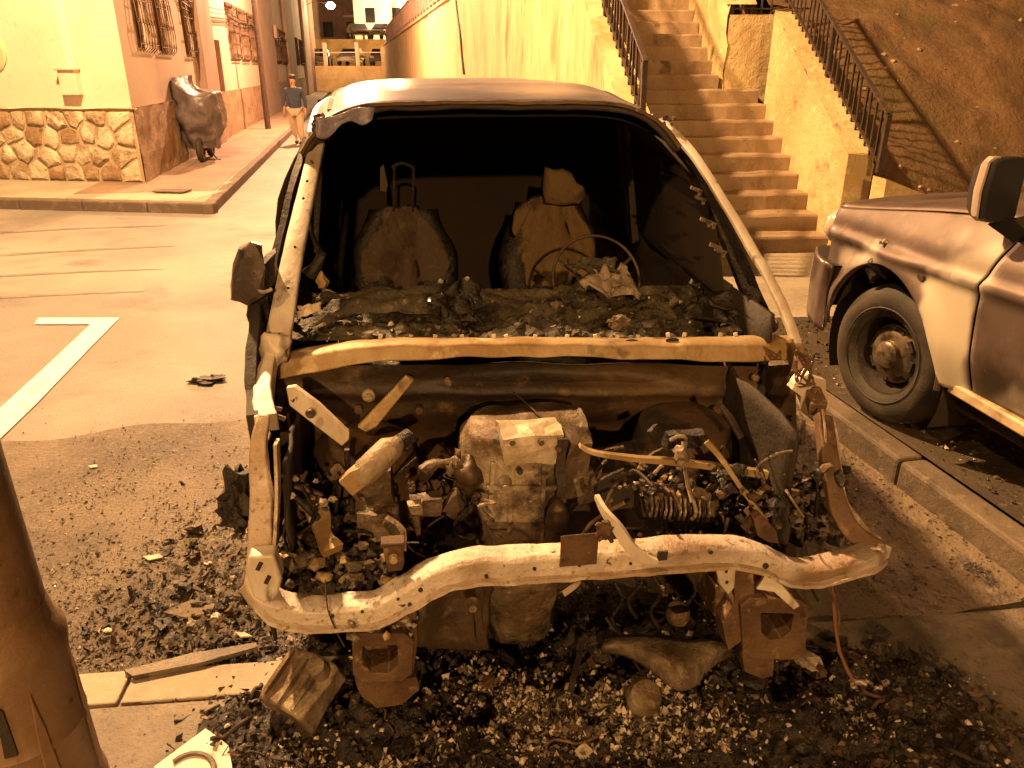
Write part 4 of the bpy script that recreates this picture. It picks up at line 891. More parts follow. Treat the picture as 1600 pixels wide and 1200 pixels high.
# lower sump panels below the beam
nb(MB().grid(10, 10, lambda a, b: V.v(648 + 118 * a, 880 + 130 * b, .2 + .05 * math.sin(a * 3)) + mnoise((a * 2, b * 2, 0), 2) * .02), 'radiator_panel', m_aluD, smooth='all', solid=.02)
vbox(742, 905, 756, 1000, .16, .06, 'panel_edge', m_aluD)
p = V.v(738, 945, .15); nb(MB().lathe([(0, -.02), (.012, -.02), (.014, .0), (.02, .01)], 10, p, 'v'), 'bolt', m_alu)
# round pump / pulley ring
c_ = V.v(692, 752, .33); m = MB(); ring = [c_ + Vector((.058 * math.cos(a), 0, .062 * math.sin(a))) for a in [6.2832 * k / 26 for k in range(27)]]
pul = nb(MB().tube(ring[2:26], [.018 + .005 * math.sin(k) for k in range(24)], 8), 'thermostat_ring', m_aluD, warp=.012, ws=20)
nb(MB().blob(V.v(712, 722, .32), (.016, .016, .02), 3, .3), 'lug', m_alu, parent=pul)
nb(MB().blob(V.v(716, 790, .3), (.028, .03, .045), 7, .2, 3), 'hose_stub', m_soot)
nb(MB().blob(V.v(735, 738, .33), (.05, .05, .055), 17, .3, 3), 'gearbox_shoulder', m_aluD, smooth='all')
# left group: mount block, tilted cylinder, lower casting
blk = vbox(566, 742, 616, 800, .3, .08, 'engine_mount', m_aluD)
for x in (579, 604):
    m = MB(); m.lathe([(0, -.03), (.009, -.03), (.009, -.012), (.014, -.01), (.014, .004)], 6, V.v(x, 797, .28), 'v'); nb(m, 'nut', m_shard if x == 579 else m_alu, parent=blk)
nb(MB().tube(vp((556, 752, .2), (572, 738, .2), (610, 700, .24), (622, 690, .26)), [.026, .036, .036, .02], 12), 'brake_cylinder', m_alu, warp=.006, ws=22)
nb(MB().bar(vp((540, 760, .19), (556, 745, .19), (570, 735, .2)), .03, .05), 'cylinder_flange', m_ochre, warp=.01, ws=20)
nb(MB().tube(vp((618, 695, .26), (640, 680, .3)), .022, 10), 'charred_hose', m_char, warp=.01, ws=26)
lc = vbox(556, 806, 622, 850, .24, .1, 'lower_mount', m_alu, warp=.02)
nb(MB().bar(spl(vp((600, 812, .2), (625, 830, .18), (628, 860, .15)), 3), .02, .03), 'mount_arm', m_alu, warp=.005)
m = MB(); m.plate(vp((597, 850, .0), (630, 850, .0), (632, 880, .0), (628, 892, 0), (606, 894, 0), (600, 870, 0)), (0, .02, 0)); m.box(V.v(614, 846, .02), (.06, .04, .012)); nb(m, 'upright_bracket', m_rust, bevel=.003)
m = MB(); m.lathe([(0, -.012), (.010, -.012), (.012, .003)], 8, V.v(615, 872, -.01), 'v'); nb(m, 'bolt', m_ochre)
vbox(640, 786, 690, 806, .24, .05, 'battery_tray', m_aluD); vbox(640, 790, 662, 804, .22, .03, 'connector', m_alu)
m = MB(); m.plate(vp((690, 800, .24), (706, 778, .24), (714, 772, .24), (718, 800, .24)), (0, .03, 0)); nb(m, 'bracket', m_aluD)
# burnt hose, coiled alternator on the right
al = nb(MB().tube(spl(vp((1000, 785, .3), (1050, 782, .3), (1110, 792, .3)), 5), [.05, .062, .055, .05], 16), 'alternator', m_aluD, warp=.012, ws=20)
for k in range(14):
    x = 1006 + 7.4 * k; c_ = V.v(x, 785 + (x - 1000) * .07, .26); nb(MB().bar([c_ + Vector((0, -.02, .035)), c_ + Vector((0, -.035, 0)), c_ + Vector((0, -.02, -.035))], .006, .012), 'fin', m_alu if k % 3 else m_soot, parent=al)
m = MB()
for k in range(240):
    x, y = rnd.gauss(1045, 40), rnd.gauss(775, 26); s_ = rnd.uniform(.003, .013); m.blob(V.v(x, y, rnd.uniform(.24, .38)), (s_, s_, s_ * .8), k, .5, 1, mi=rnd.choice([0, 0, 1, 2, 3]))
tag(nb(m, 'melted_wiring_lumps', [m_char, m_soot, m_ochre, m_alu], smooth=False), kind='stuff')
nb(MB().bar(spl(vp((905, 696, .22), (925, 706, .22), (980, 715, .24), (1060, 722, .26), (1140, 732, .28), (1207, 742, .3)), 5), .02, [.008, .022, .024]), 'stay_rod', m_ochre, warp=.002, ws=9)
nb(MB().bar(spl(vp((1104, 690, .2), (1130, 720, .18), (1162, 768, .16), (1198, 815, .13)), 5), .01, [.016, .01]), 'bonnet_prop', m_ochre)
m = MB(); m.plate(vp((1178, 812, .1), (1190, 805, .1), (1214, 830, .1), (1218, 850, .1), (1200, 848, .1), (1184, 838, .1)), (0, .03, 0)); nb(m, 'prop_bracket', m_rust, bevel=.003)
nb(MB().tube(spl(vp((1047, 688, .3), (1060, 682, .29), (1072, 686, .29), (1068, 712, .28), (1076, 760, .24), (1088, 800, .22), (1080, 812, .22)), 4), .006, 6), 'burnt_cable', m_alu)
nb(MB().tube(spl(vp((1066, 690, .28), (1070, 740, .26), (1080, 785, .22)), 4), .004, 5), 'burnt_cable', m_steel)
vbox(1046, 682, 1098, 700, .32, .05, 'relay_carrier', m_char)
nb(MB().tube(spl(vp((805, 615, .6), (850, 655, .4), (895, 700, .25)), 4), .0028, 5), 'thin_wire', m_iron)
nb(MB().tube(spl(vp((1020, 760, .1), (990, 735, .2), (960, 760, .15), (942, 800, .0)), 4), .005, 5), 'burnt_cable', m_soot)
# generic charred wiring loom in both corners
for nm, (x0, x1, y0, y1), n_ in (('wiring_loom', (445, 540, 730, 900), 26), ('wiring_loom', (1130, 1290, 690, 850), 26), ('wiring_loom', (620, 760, 690, 860), 14), ('wiring_loom', (930, 1130, 690, 830), 16)):
    m = MB()
    for k in range(n_):
        x, y, v_ = rnd.uniform(x0, x1), rnd.uniform(y0, y1), rnd.uniform(.15, .5); L_ = []
        for j in range(4): L_.append(V.v(x, y, v_)); x += rnd.gauss(0, 22); y += abs(rnd.gauss(0, 26)); v_ += rnd.gauss(0, .03)
        m.tube(spl(L_, 3), rnd.uniform(.0025, .006), 5, mi=rnd.choice([0, 0, 0, 1, 2]))
    tag(nb(m, nm, [m_char, m_rust, m_alu]), kind='stuff')
# burnt rubble inside the left corner of the bay (heap on the splash panel)
def heap(a, b):
    x = 430 + 190 * a; y = 915 - 150 * b; p = V.v(x, y, .05 + .42 * b)
    p.z += .05 * noise.fractal(Vector((a * 5, b * 6, 1)), .8, 2, 4) + .02 * noise.noise(Vector((a * 20, b * 20, 3))); return p
nb(MB().grid(60, 50, heap), 'bay_rubble_bed', m_char, smooth='all')
m = MB()
for k in range(420):
    a, b = rnd.random(), rnd.random(); p = heap(a, b); s_ = rnd.choice([.004, .006, .009, .014, .02])
    if k % 3: m.blob(p + Vector((0, 0, s_ * .5)), (s_ * 1.2, s_, s_ * .8), k, .55, 1, mi=rnd.choice([0, 0, 1, 1, 2, 3]), rot=k)
    else: m.plate([Vector((rnd.uniform(-1, 1), rnd.uniform(-.4, .4), rnd.uniform(-1, 1))) * s_ * 1.6 + p for _ in range(4)], (.002, .003, 0), mi=rnd.choice([0, 1, 2, 3]))
tag(nb(m, 'bay_rubble', [m_char, m_ashD, m_ochre, m_alu], smooth=False), kind='stuff')
nb(MB().bar(spl(vp((480, 800, .25), (490, 780, .28), (505, 830, .18), (520, 860, .12)), 4), .05, .02), 'scorched_shield', m_ochre, warp=.014, ws=20)
for x, y, r_ in ((455, 775, .010), (505, 786, .013), (520, 780, .010), (462, 748, .008), (494, 752, .007), (474, 760, .006)):
    nb(MB().blob(V.v(x, y, .2), (r_, r_ * .8, r_), x, .35, 2), 'melted_bead', m_ash if r_ > .009 else m_alu)
# right corner of the bay
m = MB()
for k in range(260):
    x, y = rnd.uniform(1120, 1320), rnd.uniform(730, 860); s_ = rnd.choice([.004, .008, .012, .02])
    m.blob(V.v(x, y, rnd.uniform(.12, .4)), (s_ * 1.4, s_, s_), k, .55, 1, mi=rnd.choice([0, 0, 0, 0, 1, 2]), rot=k)
tag(nb(m, 'bay_rubble', [m_char, m_rust, m_ashD], smooth=False), kind='stuff')
nb(MB().box((.12, .42, .5), (1.1, .3, .02)), 'subframe', m_soot); nb(MB().box((.3, .45, .66), (.5, .2, .2)).sub(2), 'engine_block', m_soot, warp=.03, ws=9)
# front doors: lower skins and the sooted window panes
for s_ in (-1, 1):
    nb(MB().grid(14, 8, lambda a, b: Vector((s_ * (.815 - .0 * b), .62 + 1.5 * a, .36 + .80 * b)) + mnoise((a, b, s_), 2) * .01), 'front_door', m_soot, smooth='all', solid=.015)
    fp = spl(vp((1178, 470, .95), (1150, 400, 1.05), (1122, 330, 1.15), (1092, 268, 1.26), (1060, 225, 1.38)), 2)
    fp = [Vector((s_ * min(.80, abs(p[0])), p[1] + .01, p[2])) for p in fp]
    m = MB(); n_ = len(fp)
    m.V = [tuple(p) for p in fp] + [(s_ * .79, 2.15 - .02 * k, max(fp[0][2] - .04, fp[0][2]) + (fp[-1][2] - fp[0][2] + .06) * k / (n_ - 1)) for k in range(n_)]
    m.V = [((v[0] if i < n_ else s_ * (.80 - .10 * (i - n_) / (n_ - 1))), v[1], v[2]) for i, v in enumerate(m.V)]
    m.F = [(k, k + 1, n_ + k + 1, n_ + k) for k in range(n_ - 1)]; m.m = [0] * len(m.F); nb(m, 'sooted_window', m_sootI, solid=.006)
    m = MB(); m.add([tuple(fp[0]), (s_ * .80, 2.15, fp[0][2]), (s_ * .81, 2.15, 1.12), (s_ * .81, .68, 1.10)], [(0, 1, 2, 3)]); nb(m, 'sooted_window', m_sootI, solid=.006)
# small burnt clutter across the bay: clips, stubs, bolts, pipe ends
for k in range(70):
    x, y = rnd.choice([(rnd.uniform(450, 560), rnd.uniform(720, 880)), (rnd.uniform(600, 745), rnd.uniform(700, 860)), (rnd.uniform(930, 1280), rnd.uniform(650, 840))]); v_ = rnd.uniform(.2, .48); c_ = V.v(x, y, v_); m = MB(); s_ = rnd.uniform(.008, .022)
    t_ = rnd.random()
    if t_ < .4: d_ = Vector((rnd.gauss(0, 1), rnd.gauss(0, .4), rnd.gauss(0, 1))).normalized() * s_ * rnd.uniform(2, 4); m.tube([c_ - d_, c_, c_ + d_ + Vector((0, 0, -.01))], [s_ * .5, s_ * .6, s_ * .35], 8); nm_ = 'pipe_stub'
    elif t_ < .7: m.box(c_, (s_ * 2.4, s_, s_ * 1.6), (rnd.random(), rnd.random() * 3, rnd.random())); m.sub(1); m.warp(.008, 30, k); nm_ = 'bracket'
    else: m.blob(c_, (s_, s_, s_ * 1.3), k, .5, 2); nm_ = 'melted_lump'
    nb(m, nm_, rnd.choice([m_char, m_aluD, m_rust, m_aluD, m_char, m_alu]), smooth=t_ < .4)
# ---- chassis rail ends (crash boxes) with square openings
def crash(xo0, yo0, xo1, yo1, hx0, hy0, hx1, hy1, mat, v_=-.03, dep=.14):
    O_ = [(xo0, yo0 + 12), (xo0 + 14, yo0), (xo1 - 14, yo0), (xo1, yo0 + 12), (xo1 - 3, yo1 - 12), (xo1 - 16, yo1), (xo0 + 14, yo1), (xo0 + 2, yo1 - 12)]
    H_ = [(hx0, hy0 + 2), (hx0 + 3, hy0), (hx1 - 3, hy0), (hx1, hy0 + 2), (hx1, hy1 - 12), (hx1 - 14, hy1), (hx0 + 14, hy1), (hx0, hy1 - 12)]
    n = 8; F0 = vp(*[(x, y, v_) for x, y in O_]); H0 = vp(*[(x, y, v_ + .004) for x, y in H_])
    F1 = [p + Vector((0, dep, 0)) for p in F0]; H1 = [p + Vector((0, dep * .95, 0)) for p in H0]
    m = MB(); vs = F0 + H0 + F1 + H1; fs = []
    for i in range(n):
        j = (i + 1) % n; fs += [(i, j, j + n, i + n), (i, i + 2 * n, j + 2 * n, j), (i + n, j + n, j + 3 * n, i + 3 * n)]
    m.add(vs, fs); return m
cb1 = nb(crash(548, 990, 646, 1066, 566, 1010, 622, 1052, m_rust), 'crash_box', m_rust, bevel=.004, warp=.006, ws=18)
nb(MB().box(V.v(594, 1030, .08), (.13, .02, .1)), 'box_back', m_soot, parent=cb1)
m = MB(); m.plate(vp((556, 1064, -.02), (648, 1060, -.02), (654, 1078, -.02), (628, 1100, -.02), (590, 1106, -.02), (566, 1092, -.02)), (0, .06, 0)); m.sub(2); nb(m, 'towing_bracket', m_rust, warp=.01, ws=16)
m = MB(); m.plate(vp((616, 942, .0), (648, 935, .0), (654, 1000, .0), (646, 1060, .0), (630, 1060, 0), (622, 1000, 0)), (0, .05, 0)); nb(m, 'beam_support', m_rust, bevel=.004, warp=.004)
m = MB()
for k in range(40): m.blob(V.v(rnd.uniform(540, 650), rnd.uniform(965, 995), rnd.uniform(-.05, .03)), (rnd.uniform(.005, .014),) * 3, k, .5, 1, mi=rnd.choice([0, 1, 2]))
tag(nb(m, 'melted_alloy_drips', [m_alu, m_shard, m_ochre], smooth=False), kind='stuff')
cb2 = nb(crash(1160, 935, 1262, 1030, 1189, 958, 1238, 1000, m_rust, v_=-.02), 'crash_box', m_rust, bevel=.004, warp=.007, ws=16)
nb(MB().box(V.v(1212, 980, .1), (.13, .02, .12)), 'box_back', m_soot, parent=cb2)
m = MB(); m.plate(vp((1152, 885, .0), (1176, 890, .0), (1178, 940, -.01), (1162, 1000, -.01), (1140, 1016, -.01), (1128, 975, -.01), (1146, 940, 0)), (0, .07, 0)); m.sub(1); nb(m, 'beam_support', m_rust, warp=.008)
m = MB(); m.plate(vp((1160, 1012, -.01), (1212, 1016, -.01), (1208, 1056, -.01), (1190, 1062, -.01), (1164, 1050, -.01)), (0, .06, 0)); m.sub(1); nb(m, 'towing_bracket', m_rust, warp=.008)
m = MB(); m.plate(vp((1118, 885, -.02), (1150, 886, -.02), (1148, 918, -.02), (1138, 930, -.02), (1124, 912, -.02)), (0, .012, 0)); lt = nb(m, 'lamp_bracket', m_steelP, bevel=.003)
for x, y in ((1135, 893), (1136, 910)): nb(MB().blob(V.v(x, y, -.022), (.005, .003, .006), 1, 0, 1), 'hole', m_soot, parent=lt)
nb(MB().bar(vp((1188, 908, -.02), (1215, 918, -.03), (1244, 948, -.04)), .012, [.05, .03, .02]), 'bent_flap', m_steelP, bevel=.002)
nb(MB().tube(spl(vp((1296, 900, .0), (1304, 940, -.01), (1306, 990, -.03), (1318, 1035, -.06), (1334, 1066, -.1)), 5), .005, 6), 'rusty_hanging_wire', MAT('red_rust', (.15, .065, .035), rough=.8), warp=.004, ws=24)
nb(MB().tube(spl(vp((1288, 910, .0), (1310, 955, -.02), (1308, 1000, -.03)), 5), .003, 6), 'hanging_wire', m_rust)
nb(MB().tube(spl(vp((508, 905, -.05), (512, 950, -.055), (525, 985, -.05), (538, 1010, -.04)), 4), .0022, 5), 'hanging_wire', m_iron)
m = MB(); m.lathe([(.03, .0), (.036, .02), (.03, .045)], 16, V.v(1058, 968, .12), 'w'); nb(m, 'broken_cap', m_alu, warp=.008, ws=20)
for k, (x, y) in enumerate(((985, 905), (1020, 920), (1075, 915), (960, 930), (1100, 905))):
    nb(MB().tube(spl(vp((x, y - 20, .15), (x + 12, y + 8, .14), (x - 4, y + 36, .16), (x + 10, y + 60, .18)), 4), .006, 5), 'burnt_hose', m_char)
# torn black plastic outside the left wheel
m = MB(); m.blob(V.v(378, 770, .25), (.045, .05, .08), 5, .6, 3); m.blob(V.v(368, 800, .22), (.04, .04, .04), 9, .7, 3); nb(m, 'arch_liner_remains', m_char)
nb(MB().grid(12, 16, lambda a, b: Vector((-.80 - .02 * math.sin(b * 3), .26 + .5 * a, .36 + .50 * b)) + mnoise((a, b * 2, 0), 3) * .03), 'wing_skirt', m_soot, smooth='all', solid=.01)
# ================================================================ THE DAMAGED OFF-ROADER ON THE RIGHT (local: u to its right, v forwards, w up)
g_ = G(1392, 654, .15); U = Fr((g_.x - .13, g_.y - .02, .15), 10)
suv = empty('parked_off_roader', U.o, 'silver-brown off-roader parked at the right with heat-bleached front wing, bare front wheel and black mirror', 'off-roader', U.phi)
def ub(m, name, mat, smooth=True, bevel=0, par=None, label=None, solid=0): return m.build(name, mat, par or suv, smooth=smooth, bevel=bevel, solid=solid, label=label)
m_paint = MAT('scorched_silver_paint', (.115, .082, .068), [((.05, .034, .024), 2.0, .44, .60), ((.17, .13, .11), 4, .56, .72), ((.05, .036, .026), 3.4, .6, .72), ((.2, .14, .08), 12, .6, .72)], .52, .66, metal=.2, coat=.08, bump=[(60, .0006)])
def wear_mat(base):
    nt = base.node_tree; N = nt.nodes; L = nt.links.new; b = N['Principled BSDF']
    at = N.new('ShaderNodeAttribute'); at.attribute_name = 'wear'
    mx = N.new('ShaderNodeMix'); mx.data_type = 'RGBA'; src = b.inputs['Base Color'].links[0].from_socket
    L(at.outputs['Fac'], mx.inputs[0]); L(src, mx.inputs[6]); mx.inputs[7].default_value = (.46, .41, .33, 1); L(mx.outputs[2], b.inputs['Base Color'])
    m2 = N.new('ShaderNodeMath'); m2.operation = 'MULTIPLY_ADD'; L(at.outputs['Fac'], m2.inputs[0]); m2.inputs[1].default_value = -.33; m2.inputs[2].default_value = .35; L(m2.outputs[0], b.inputs['Metallic'])
wear_mat(m_paint)
def seg(v, w, a, b):
    ax, ay = a; bx, by = b; t = max(0, min(1, ((v - ax) * (bx - ax) + (w - ay) * (by - ay)) / ((bx - ax) ** 2 + (by - ay) ** 2))); return math.hypot(v - ax - t * (bx - ax), w - ay - t * (by - ay)), t
def sm(x, a, b): t = max(0, min(1, (x - a) / (b - a))); return t * t * (3 - 2 * t)
def wear(v, w):
    n_ = .05 * noise.noise(Vector((v * 5, w * 5, 1))) + .03 * noise.noise(Vector((v * 16, w * 16, 3)))
    d, t = seg(v, w, (-.43, .80), (-.50, .30)); a = 1 - sm(d + n_, .10, .16)
    d, t = seg(v, w, (-.46, .93), (-.58, .95)); a = max(a, .55 * (1 - sm(d + n_, .04, .12)))
    d, t = seg(v, w, (.16, .86), (.40, .80)); a = max(a, .6 * (1 - sm(d + n_, .02, .09)))
    d, t = seg(v, w, (-.9, .38), (-1.6, .42)); a = max(a, .45 * (1 - sm(d + n_ * 2, .03, .14)))
    return a
def fender_top(v): return 1.03 + .13 * sm(-v, -.8, .6) + (.0 if v > -.6 else 0)
def bot(v):
    if abs(v) < .47: return .37 + math.sqrt(max(0, .47 ** 2 - v * v)) * 1.0
    return .40 if v > 0 else .40
def su(v, w):
    u = -.02
    u += .05 * sm(.62 - w, 0, .3)
    u += .10 * sm(w, .93, 1.17) ** 1.5
    u -= .028 * math.exp(-((w - .90) / .03) ** 2) * (1 if v > -5 else 0)
    r_ = math.hypot(v, w - .37); u -= .045 * math.exp(-((r_ - .47) / .07) ** 2)
    u += .16 * sm(v, .46, .80) ** 2 + .01 * math.sin(v * 5)
    return u
def skin(v0, v1, nv, nw, topf=fender_top, botf=bot, seamf=None):
    m = MB(); vs = []
    for j in range(nw):
        for i in range(nv):
            a, b = i / (nv - 1), j / (nw - 1); v = v0 + (v1 - v0) * a
            w = botf(v) + (topf(v) - botf(v)) * b
            if seamf: v += seamf(w) * a
            vs.append((su(v, w), v, w))
    fs = [(j * nv + i, j * nv + i + 1, (j + 1) * nv + i + 1, (j + 1) * nv + i) for j in range(nw - 1) for i in range(nv - 1)]
    m.add(vs, fs); return m
def paint(o):
    at = o.data.attributes.new('wear', 'FLOAT', 'POINT'); at.data.foreach_set('value', [wear(v.co.y, v.co.z) for v in o.data.vertices]); return o
seam = lambda w: -.05 * sm(w, .8, 1.1) + .05 * math.sin((w - .4) * 3)
# front wing
paint(ub(skin(.76, -.62, 110, 44, seamf=lambda w: seam(w)), 'front_wing', m_paint, smooth='all', solid=.006))
m = MB(); r_ = [( -.03, .015 + .49 * 0 + .48 * math.cos(a), .37 + .48 * math.sin(a)) for a in [math.pi * k / 30 for k in range(31)]]
ub(MB().tube(r_, .014, 6), 'arch_lip', m_paint)
# inner arch, melted liner scraps
m = MB(); rs = []
for u_ in (.0, .45): rs.append([(u_, .475 * math.cos(a), .37 + .475 * math.sin(a)) for a in [math.pi * (k / 20 * 1.3 - .15) for k in range(21)]])
m.rings(rs, caps=False, closed=False); m.grid(2, 2, lambda a, b: (.45, -.55 + 1.1 * a, .1 + .9 * b)); ub(m, 'wheel_arch_liner', m_soot)
m = MB()
for (a, b) in (((1378, 378), (1366, 440)), ((1372, 400), (1380, 432)), ((1384, 385), (1392, 420)), ((1376, 420), (1364, 438))):
    p, q = U.u(*a, -.02), U.u(*b, -.01); m.bar([p, (p + q) / 2 + Vector((-.02, .01, 0)), q], .03, [.02, .06, .02])
m.sub(1).warp(.03, 14); ub(m, 'melted_liner', m_char)
ub(MB().blob(U.u(1384, 378, -.03), (.014, .014, .018), 3, .3), 'melted_bead', m_ochre)
# door, rear quarter, sill, seams
paint(ub(skin(-.635, -1.75, 50, 40, topf=lambda v: 1.16, botf=lambda v: .42, seamf=lambda w: seam(w) * 0).warp(0, 1), 'front_door', m_paint, smooth='all', solid=.006)) if False else None
def door_f(a, b):
    w = .42 + .75 * b; v = (-.635 + seam(w)) * (1 - a) + (-1.78) * a; return (su(v, w), v, w)
dr_ = paint(ub(MB().grid(50, 40, door_f), 'front_door', m_paint, smooth='all', solid=.006))
paint(ub(MB().grid(30, 24, lambda a, b: (su(-2, .42 + .75 * b), -1.79 - 1.75 * a, .42 + .75 * b)), 'rear_quarter', m_paint, smooth='all', solid=.006))
p = U.u(1446, 434, -.03); ub(MB().box((su(p.y, p.z) - .004, p.y, p.z), (.01, .04, .028)), 'indicator_hole', m_soot, par=None)
ub(MB().bar([(.03, -.50, .40), (.02, -1.2, .385), (.02, -3.1, .385)], .07, .055), 'sill', MAT('bleached_sill', (.5, .4, .25), [((.25, .17, .09), 7, .45, .62)], .6), bevel=.01)
ub(MB().box((.5, -1.4, .33), (.8, 3.4, .14)), 'chassis', m_soot)
ub(MB().bar([(.22, -.2, .3), (.22, -3.2, .3)], .07, .1), 'chassis_rail', m_rust)
# bonnet
def hood(a, b):
    v = .76 - 1.45 * b; u0 = su(v, fender_top(v)) ; u = u0 + (1.52 - u0) * a
    c = math.sin(a * math.pi); z = fender_top(v) + .055 * c ** .5 * (1) + .01 * b
    z -= .10 * sm(v, .58, .78) ** 2
    return (u, v - .0, z)
paint(ub(MB().grid(40, 44, hood), 'bonnet', m_paint, smooth='all', solid=.006))
m = MB(); m.blob((.62, -.30, 1.25), (.24, .2, .07), 1, .0, 3); ub(m, 'bonnet_scoop', m_paint, smooth='all')
ub(MB().bar([(.4, -.62, 1.20), (.95, -.60, 1.25), (1.1, -.62, 1.25)], .02, .02), 'wiper', m_black)
# nose: headlight, grille, bumper
def nose(a, b):
    u = .30 + 1.0 * a; return (u, .79 + .03 * math.sin(a * math.pi), .62 + .36 * b)
ub(MB().grid(10, 6, nose), 'grille', m_black, solid=.01)
q0 = []
m = MB(); m.blob((.13, .68, .91), (.13, .10, .11), 2, .0, 3); ub(m, 'headlight', MAT('clouded_headlight', (.55, .42, .32), rough=.12, spec=.8, coat=1), smooth='all')
def bump(a, b):
    t = a * 2 - 1; c = (1 - abs(t) ** 5); w = .36 + .38 * b
    ph = math.pi * (b - .5); v = .46 + (.46) * (min(1, (1 - abs(t)) * 4.5)) ** .6 + .05 * math.cos(ph); u = .74 + .80 * t * (1 - .0 * b)
    return (u + .03 * math.sin(b * 3.1) * -t, v, w)
ub(MB().grid(70, 14, bump), 'front_bumper', MAT('dark_maroon_plastic', (.055, .036, .034), [((.1, .065, .055), 5, .5, .68)], .35, coat=.3), smooth='all', solid=.02)
def bcap(a, b):
    p = Vector(bump(a, 1)); q = Vector((.74 + (p.x - .74) * .72, p.y - .20, .755)); return p.lerp(q, b)
ub(MB().grid(70, 4, bcap), 'bumper_top', m_black, smooth='all')
# cabin
m = MB(); hb = [(.08, -.66, 1.17), (1.44, -.66, 1.17), (1.32, -1.30, 1.66), (.20, -1.30, 1.66)]; m.add(hb, [(0, 1, 2, 3)]); ub(m, 'windscreen', m_glass, solid=.006)
for s_ in (0, 1):
    x0, x1 = (.05, .17) if s_ == 0 else (1.47, 1.35)
    ub(MB().bar([(x0, -.62, 1.15), (x1, -1.30, 1.67)], .06, .05), 'pillar', m_paint); ub(MB().bar([(x1, -1.30, 1.67), (x1, -3.3, 1.66)], .06, .06), 'roof_rail', m_paint)
    ub(MB().add([(x0, -.80, 1.17), (x1, -1.33, 1.62), (x1, -3.2, 1.62), (x0, -3.4, 1.17)], [(0, 1, 2, 3)]), 'side_window', m_glass, solid=.006)
paint(ub(MB().grid(8, 12, lambda a, b: (.17 + 1.18 * a, -1.28 - 2.1 * b, 1.68 + .03 * math.sin(a * 3.14))), 'roof', m_paint, smooth='all', solid=.02))
ub(MB().grid(3, 3, lambda a, b: (1.52, .9 - 4.3 * a, .42 + .75 * b)), 'far_side', m_paint, solid=.01)
ub(MB().grid(3, 3, lambda a, b: (.05 + 1.45 * a, -3.45, .42 + 1.2 * b)), 'tailgate', m_paint, solid=.02)
# mirror
mc = U.v(1563, 299, -.58)
m = MB(); m.rings([[(mc.x + x_ * sc_, -.58 + v_, mc.z + z_ * sc2) for x_, z_ in ((-.075, -.105), (-.085, .0), (-.075, .115), (-.05, .13), (.05, .135), (.07, .12), (.075, -.1), (.055, -.125), (-.05, -.12))] for v_, sc_, sc2 in ((-.03, .93, .95), (-.02, 1, 1), (.05, .98, .98), (.10, .75, .7))]); mi2 = ub(m, 'wing_mirror', m_black, smooth=True)
m = MB(); m.rings([[(mc.x + x_ * sc_ - .014, -.575 + v_, mc.z + z_ * sc2) for x_, z_ in ((-.072, -.10), (-.082, .0), (-.072, .12), (-.052, .137), (-.02, .137), (-.04, .0), (-.02, -.125), (-.05, -.12))] for v_, sc_, sc2 in ((-.005, .98, .98), (.02, 1, 1), (.05, .8, .8))]); ub(m, 'mirror_cap', MAT('pale_mirror_cap', (.5, .4, .32), rough=.3, metal=.3, coat=.5), smooth=True, par=mi2)
ub(MB().bar([(mc.x + .03, -.56, mc.z - .11), (.04, -.66, 1.12)], .07, .06), 'mirror_arm', m_black, par=mi2)
# wheels
def wheel(v, rz=0, detail=True):
    t_ = ub(MB().lathe([(.205, .035), (.23, .01), (.27, -.004), (.31, .002), (.345, .022), (.362, .05), (.37, .10), (.37, .15), (.362, .2), (.345, .225), (.3, .235), (.205, .21)], 56), 'front_wheel' if detail else 'rear_wheel', m_tyre, smooth='all')
    t_.location = (.0, v, .37); t_.rotation_euler = (0, 0, rz)
    ub(MB().lathe([(.245, -.003), (.250, -.007), (.255, -.003)], 56), 'sidewall_ring', m_tyre, par=t_)
    ub(MB().lathe([(.212, .028), (.20, .03), (.195, .06), (.175, .12), (.14, .125), (0, .13)], 40), 'rim', m_soot, par=t_, smooth=True)
    if detail:
        ub(MB().lathe([(.16, .12), (.155, .085), (.12, .06), (.075, .055), (.07, .03), (.055, .018), (0, .015)], 40), 'hub', m_chrome, par=t_, smooth=True)
        for k in range(8):
            a = 6.2832 * k / 8 + .2; c, s_ = math.cos(a), math.sin(a); ub(MB().box((.074, .125 * c, .125 * s_), (.02, .04, .06), (a, 0, 0)), 'wheel_hole', m_soot, par=t_)
        for k in range(6):
            a = 6.2832 * k / 6; ub(MB().lathe([(0, .03), (.012, .032), (.012, .056)], 6, (0, .055 * math.cos(a), .055 * math.sin(a))), 'wheel_nut', m_alu if k % 2 else m_rust, par=t_)
    return t_
wheel(0, R(9)); wheel(-2.7, 0, False)

# ================================================================ POST AT THE LEFT EDGE
PX, PY = -1.27, 1.52
post = empty('lamp_post', (PX, PY, .012), 'thick brown painted lamp post with a collared base at the left edge', 'lamp post')

h_ = LAMPS[1][1][2]
m = MB(); m.lathe([(.121, .62), (.119, .8), (.112, 1.4), (.10, 3.0), (.08, 4.6), (.06, 5.3)], 40, ax='w'); m.V = [v for v in m.V]; post_m = m.build('shaft', m_bark, post, smooth='all')
MB().lathe([(.155, 0), (.155, .08), (.146, .12), (.141, .3), (.147, .315), (.142, .33), (.139, .5), (.148, .56), (.148, .585), (.132, .62), (.121, .68)], 40, ax='w').build('base', m_bark, post, smooth=True)
for k in range(6):
    a = 6.2832 * k / 6 + .35; c, s_ = math.cos(a), math.sin(a)
    m = MB(); m.plate([(.141 * c - .02 * s_ * 0 + .022 * -s_ * x_, .141 * s_ + .022 * c * x_, z_) for x_, z_ in ((-1, .12), (1, .12), (.5, .38), (0, .5), (-.5, .38))], (.006 * c, .006 * s_, 0)); m.build('base_flute', m_bark, post, bevel=.003)
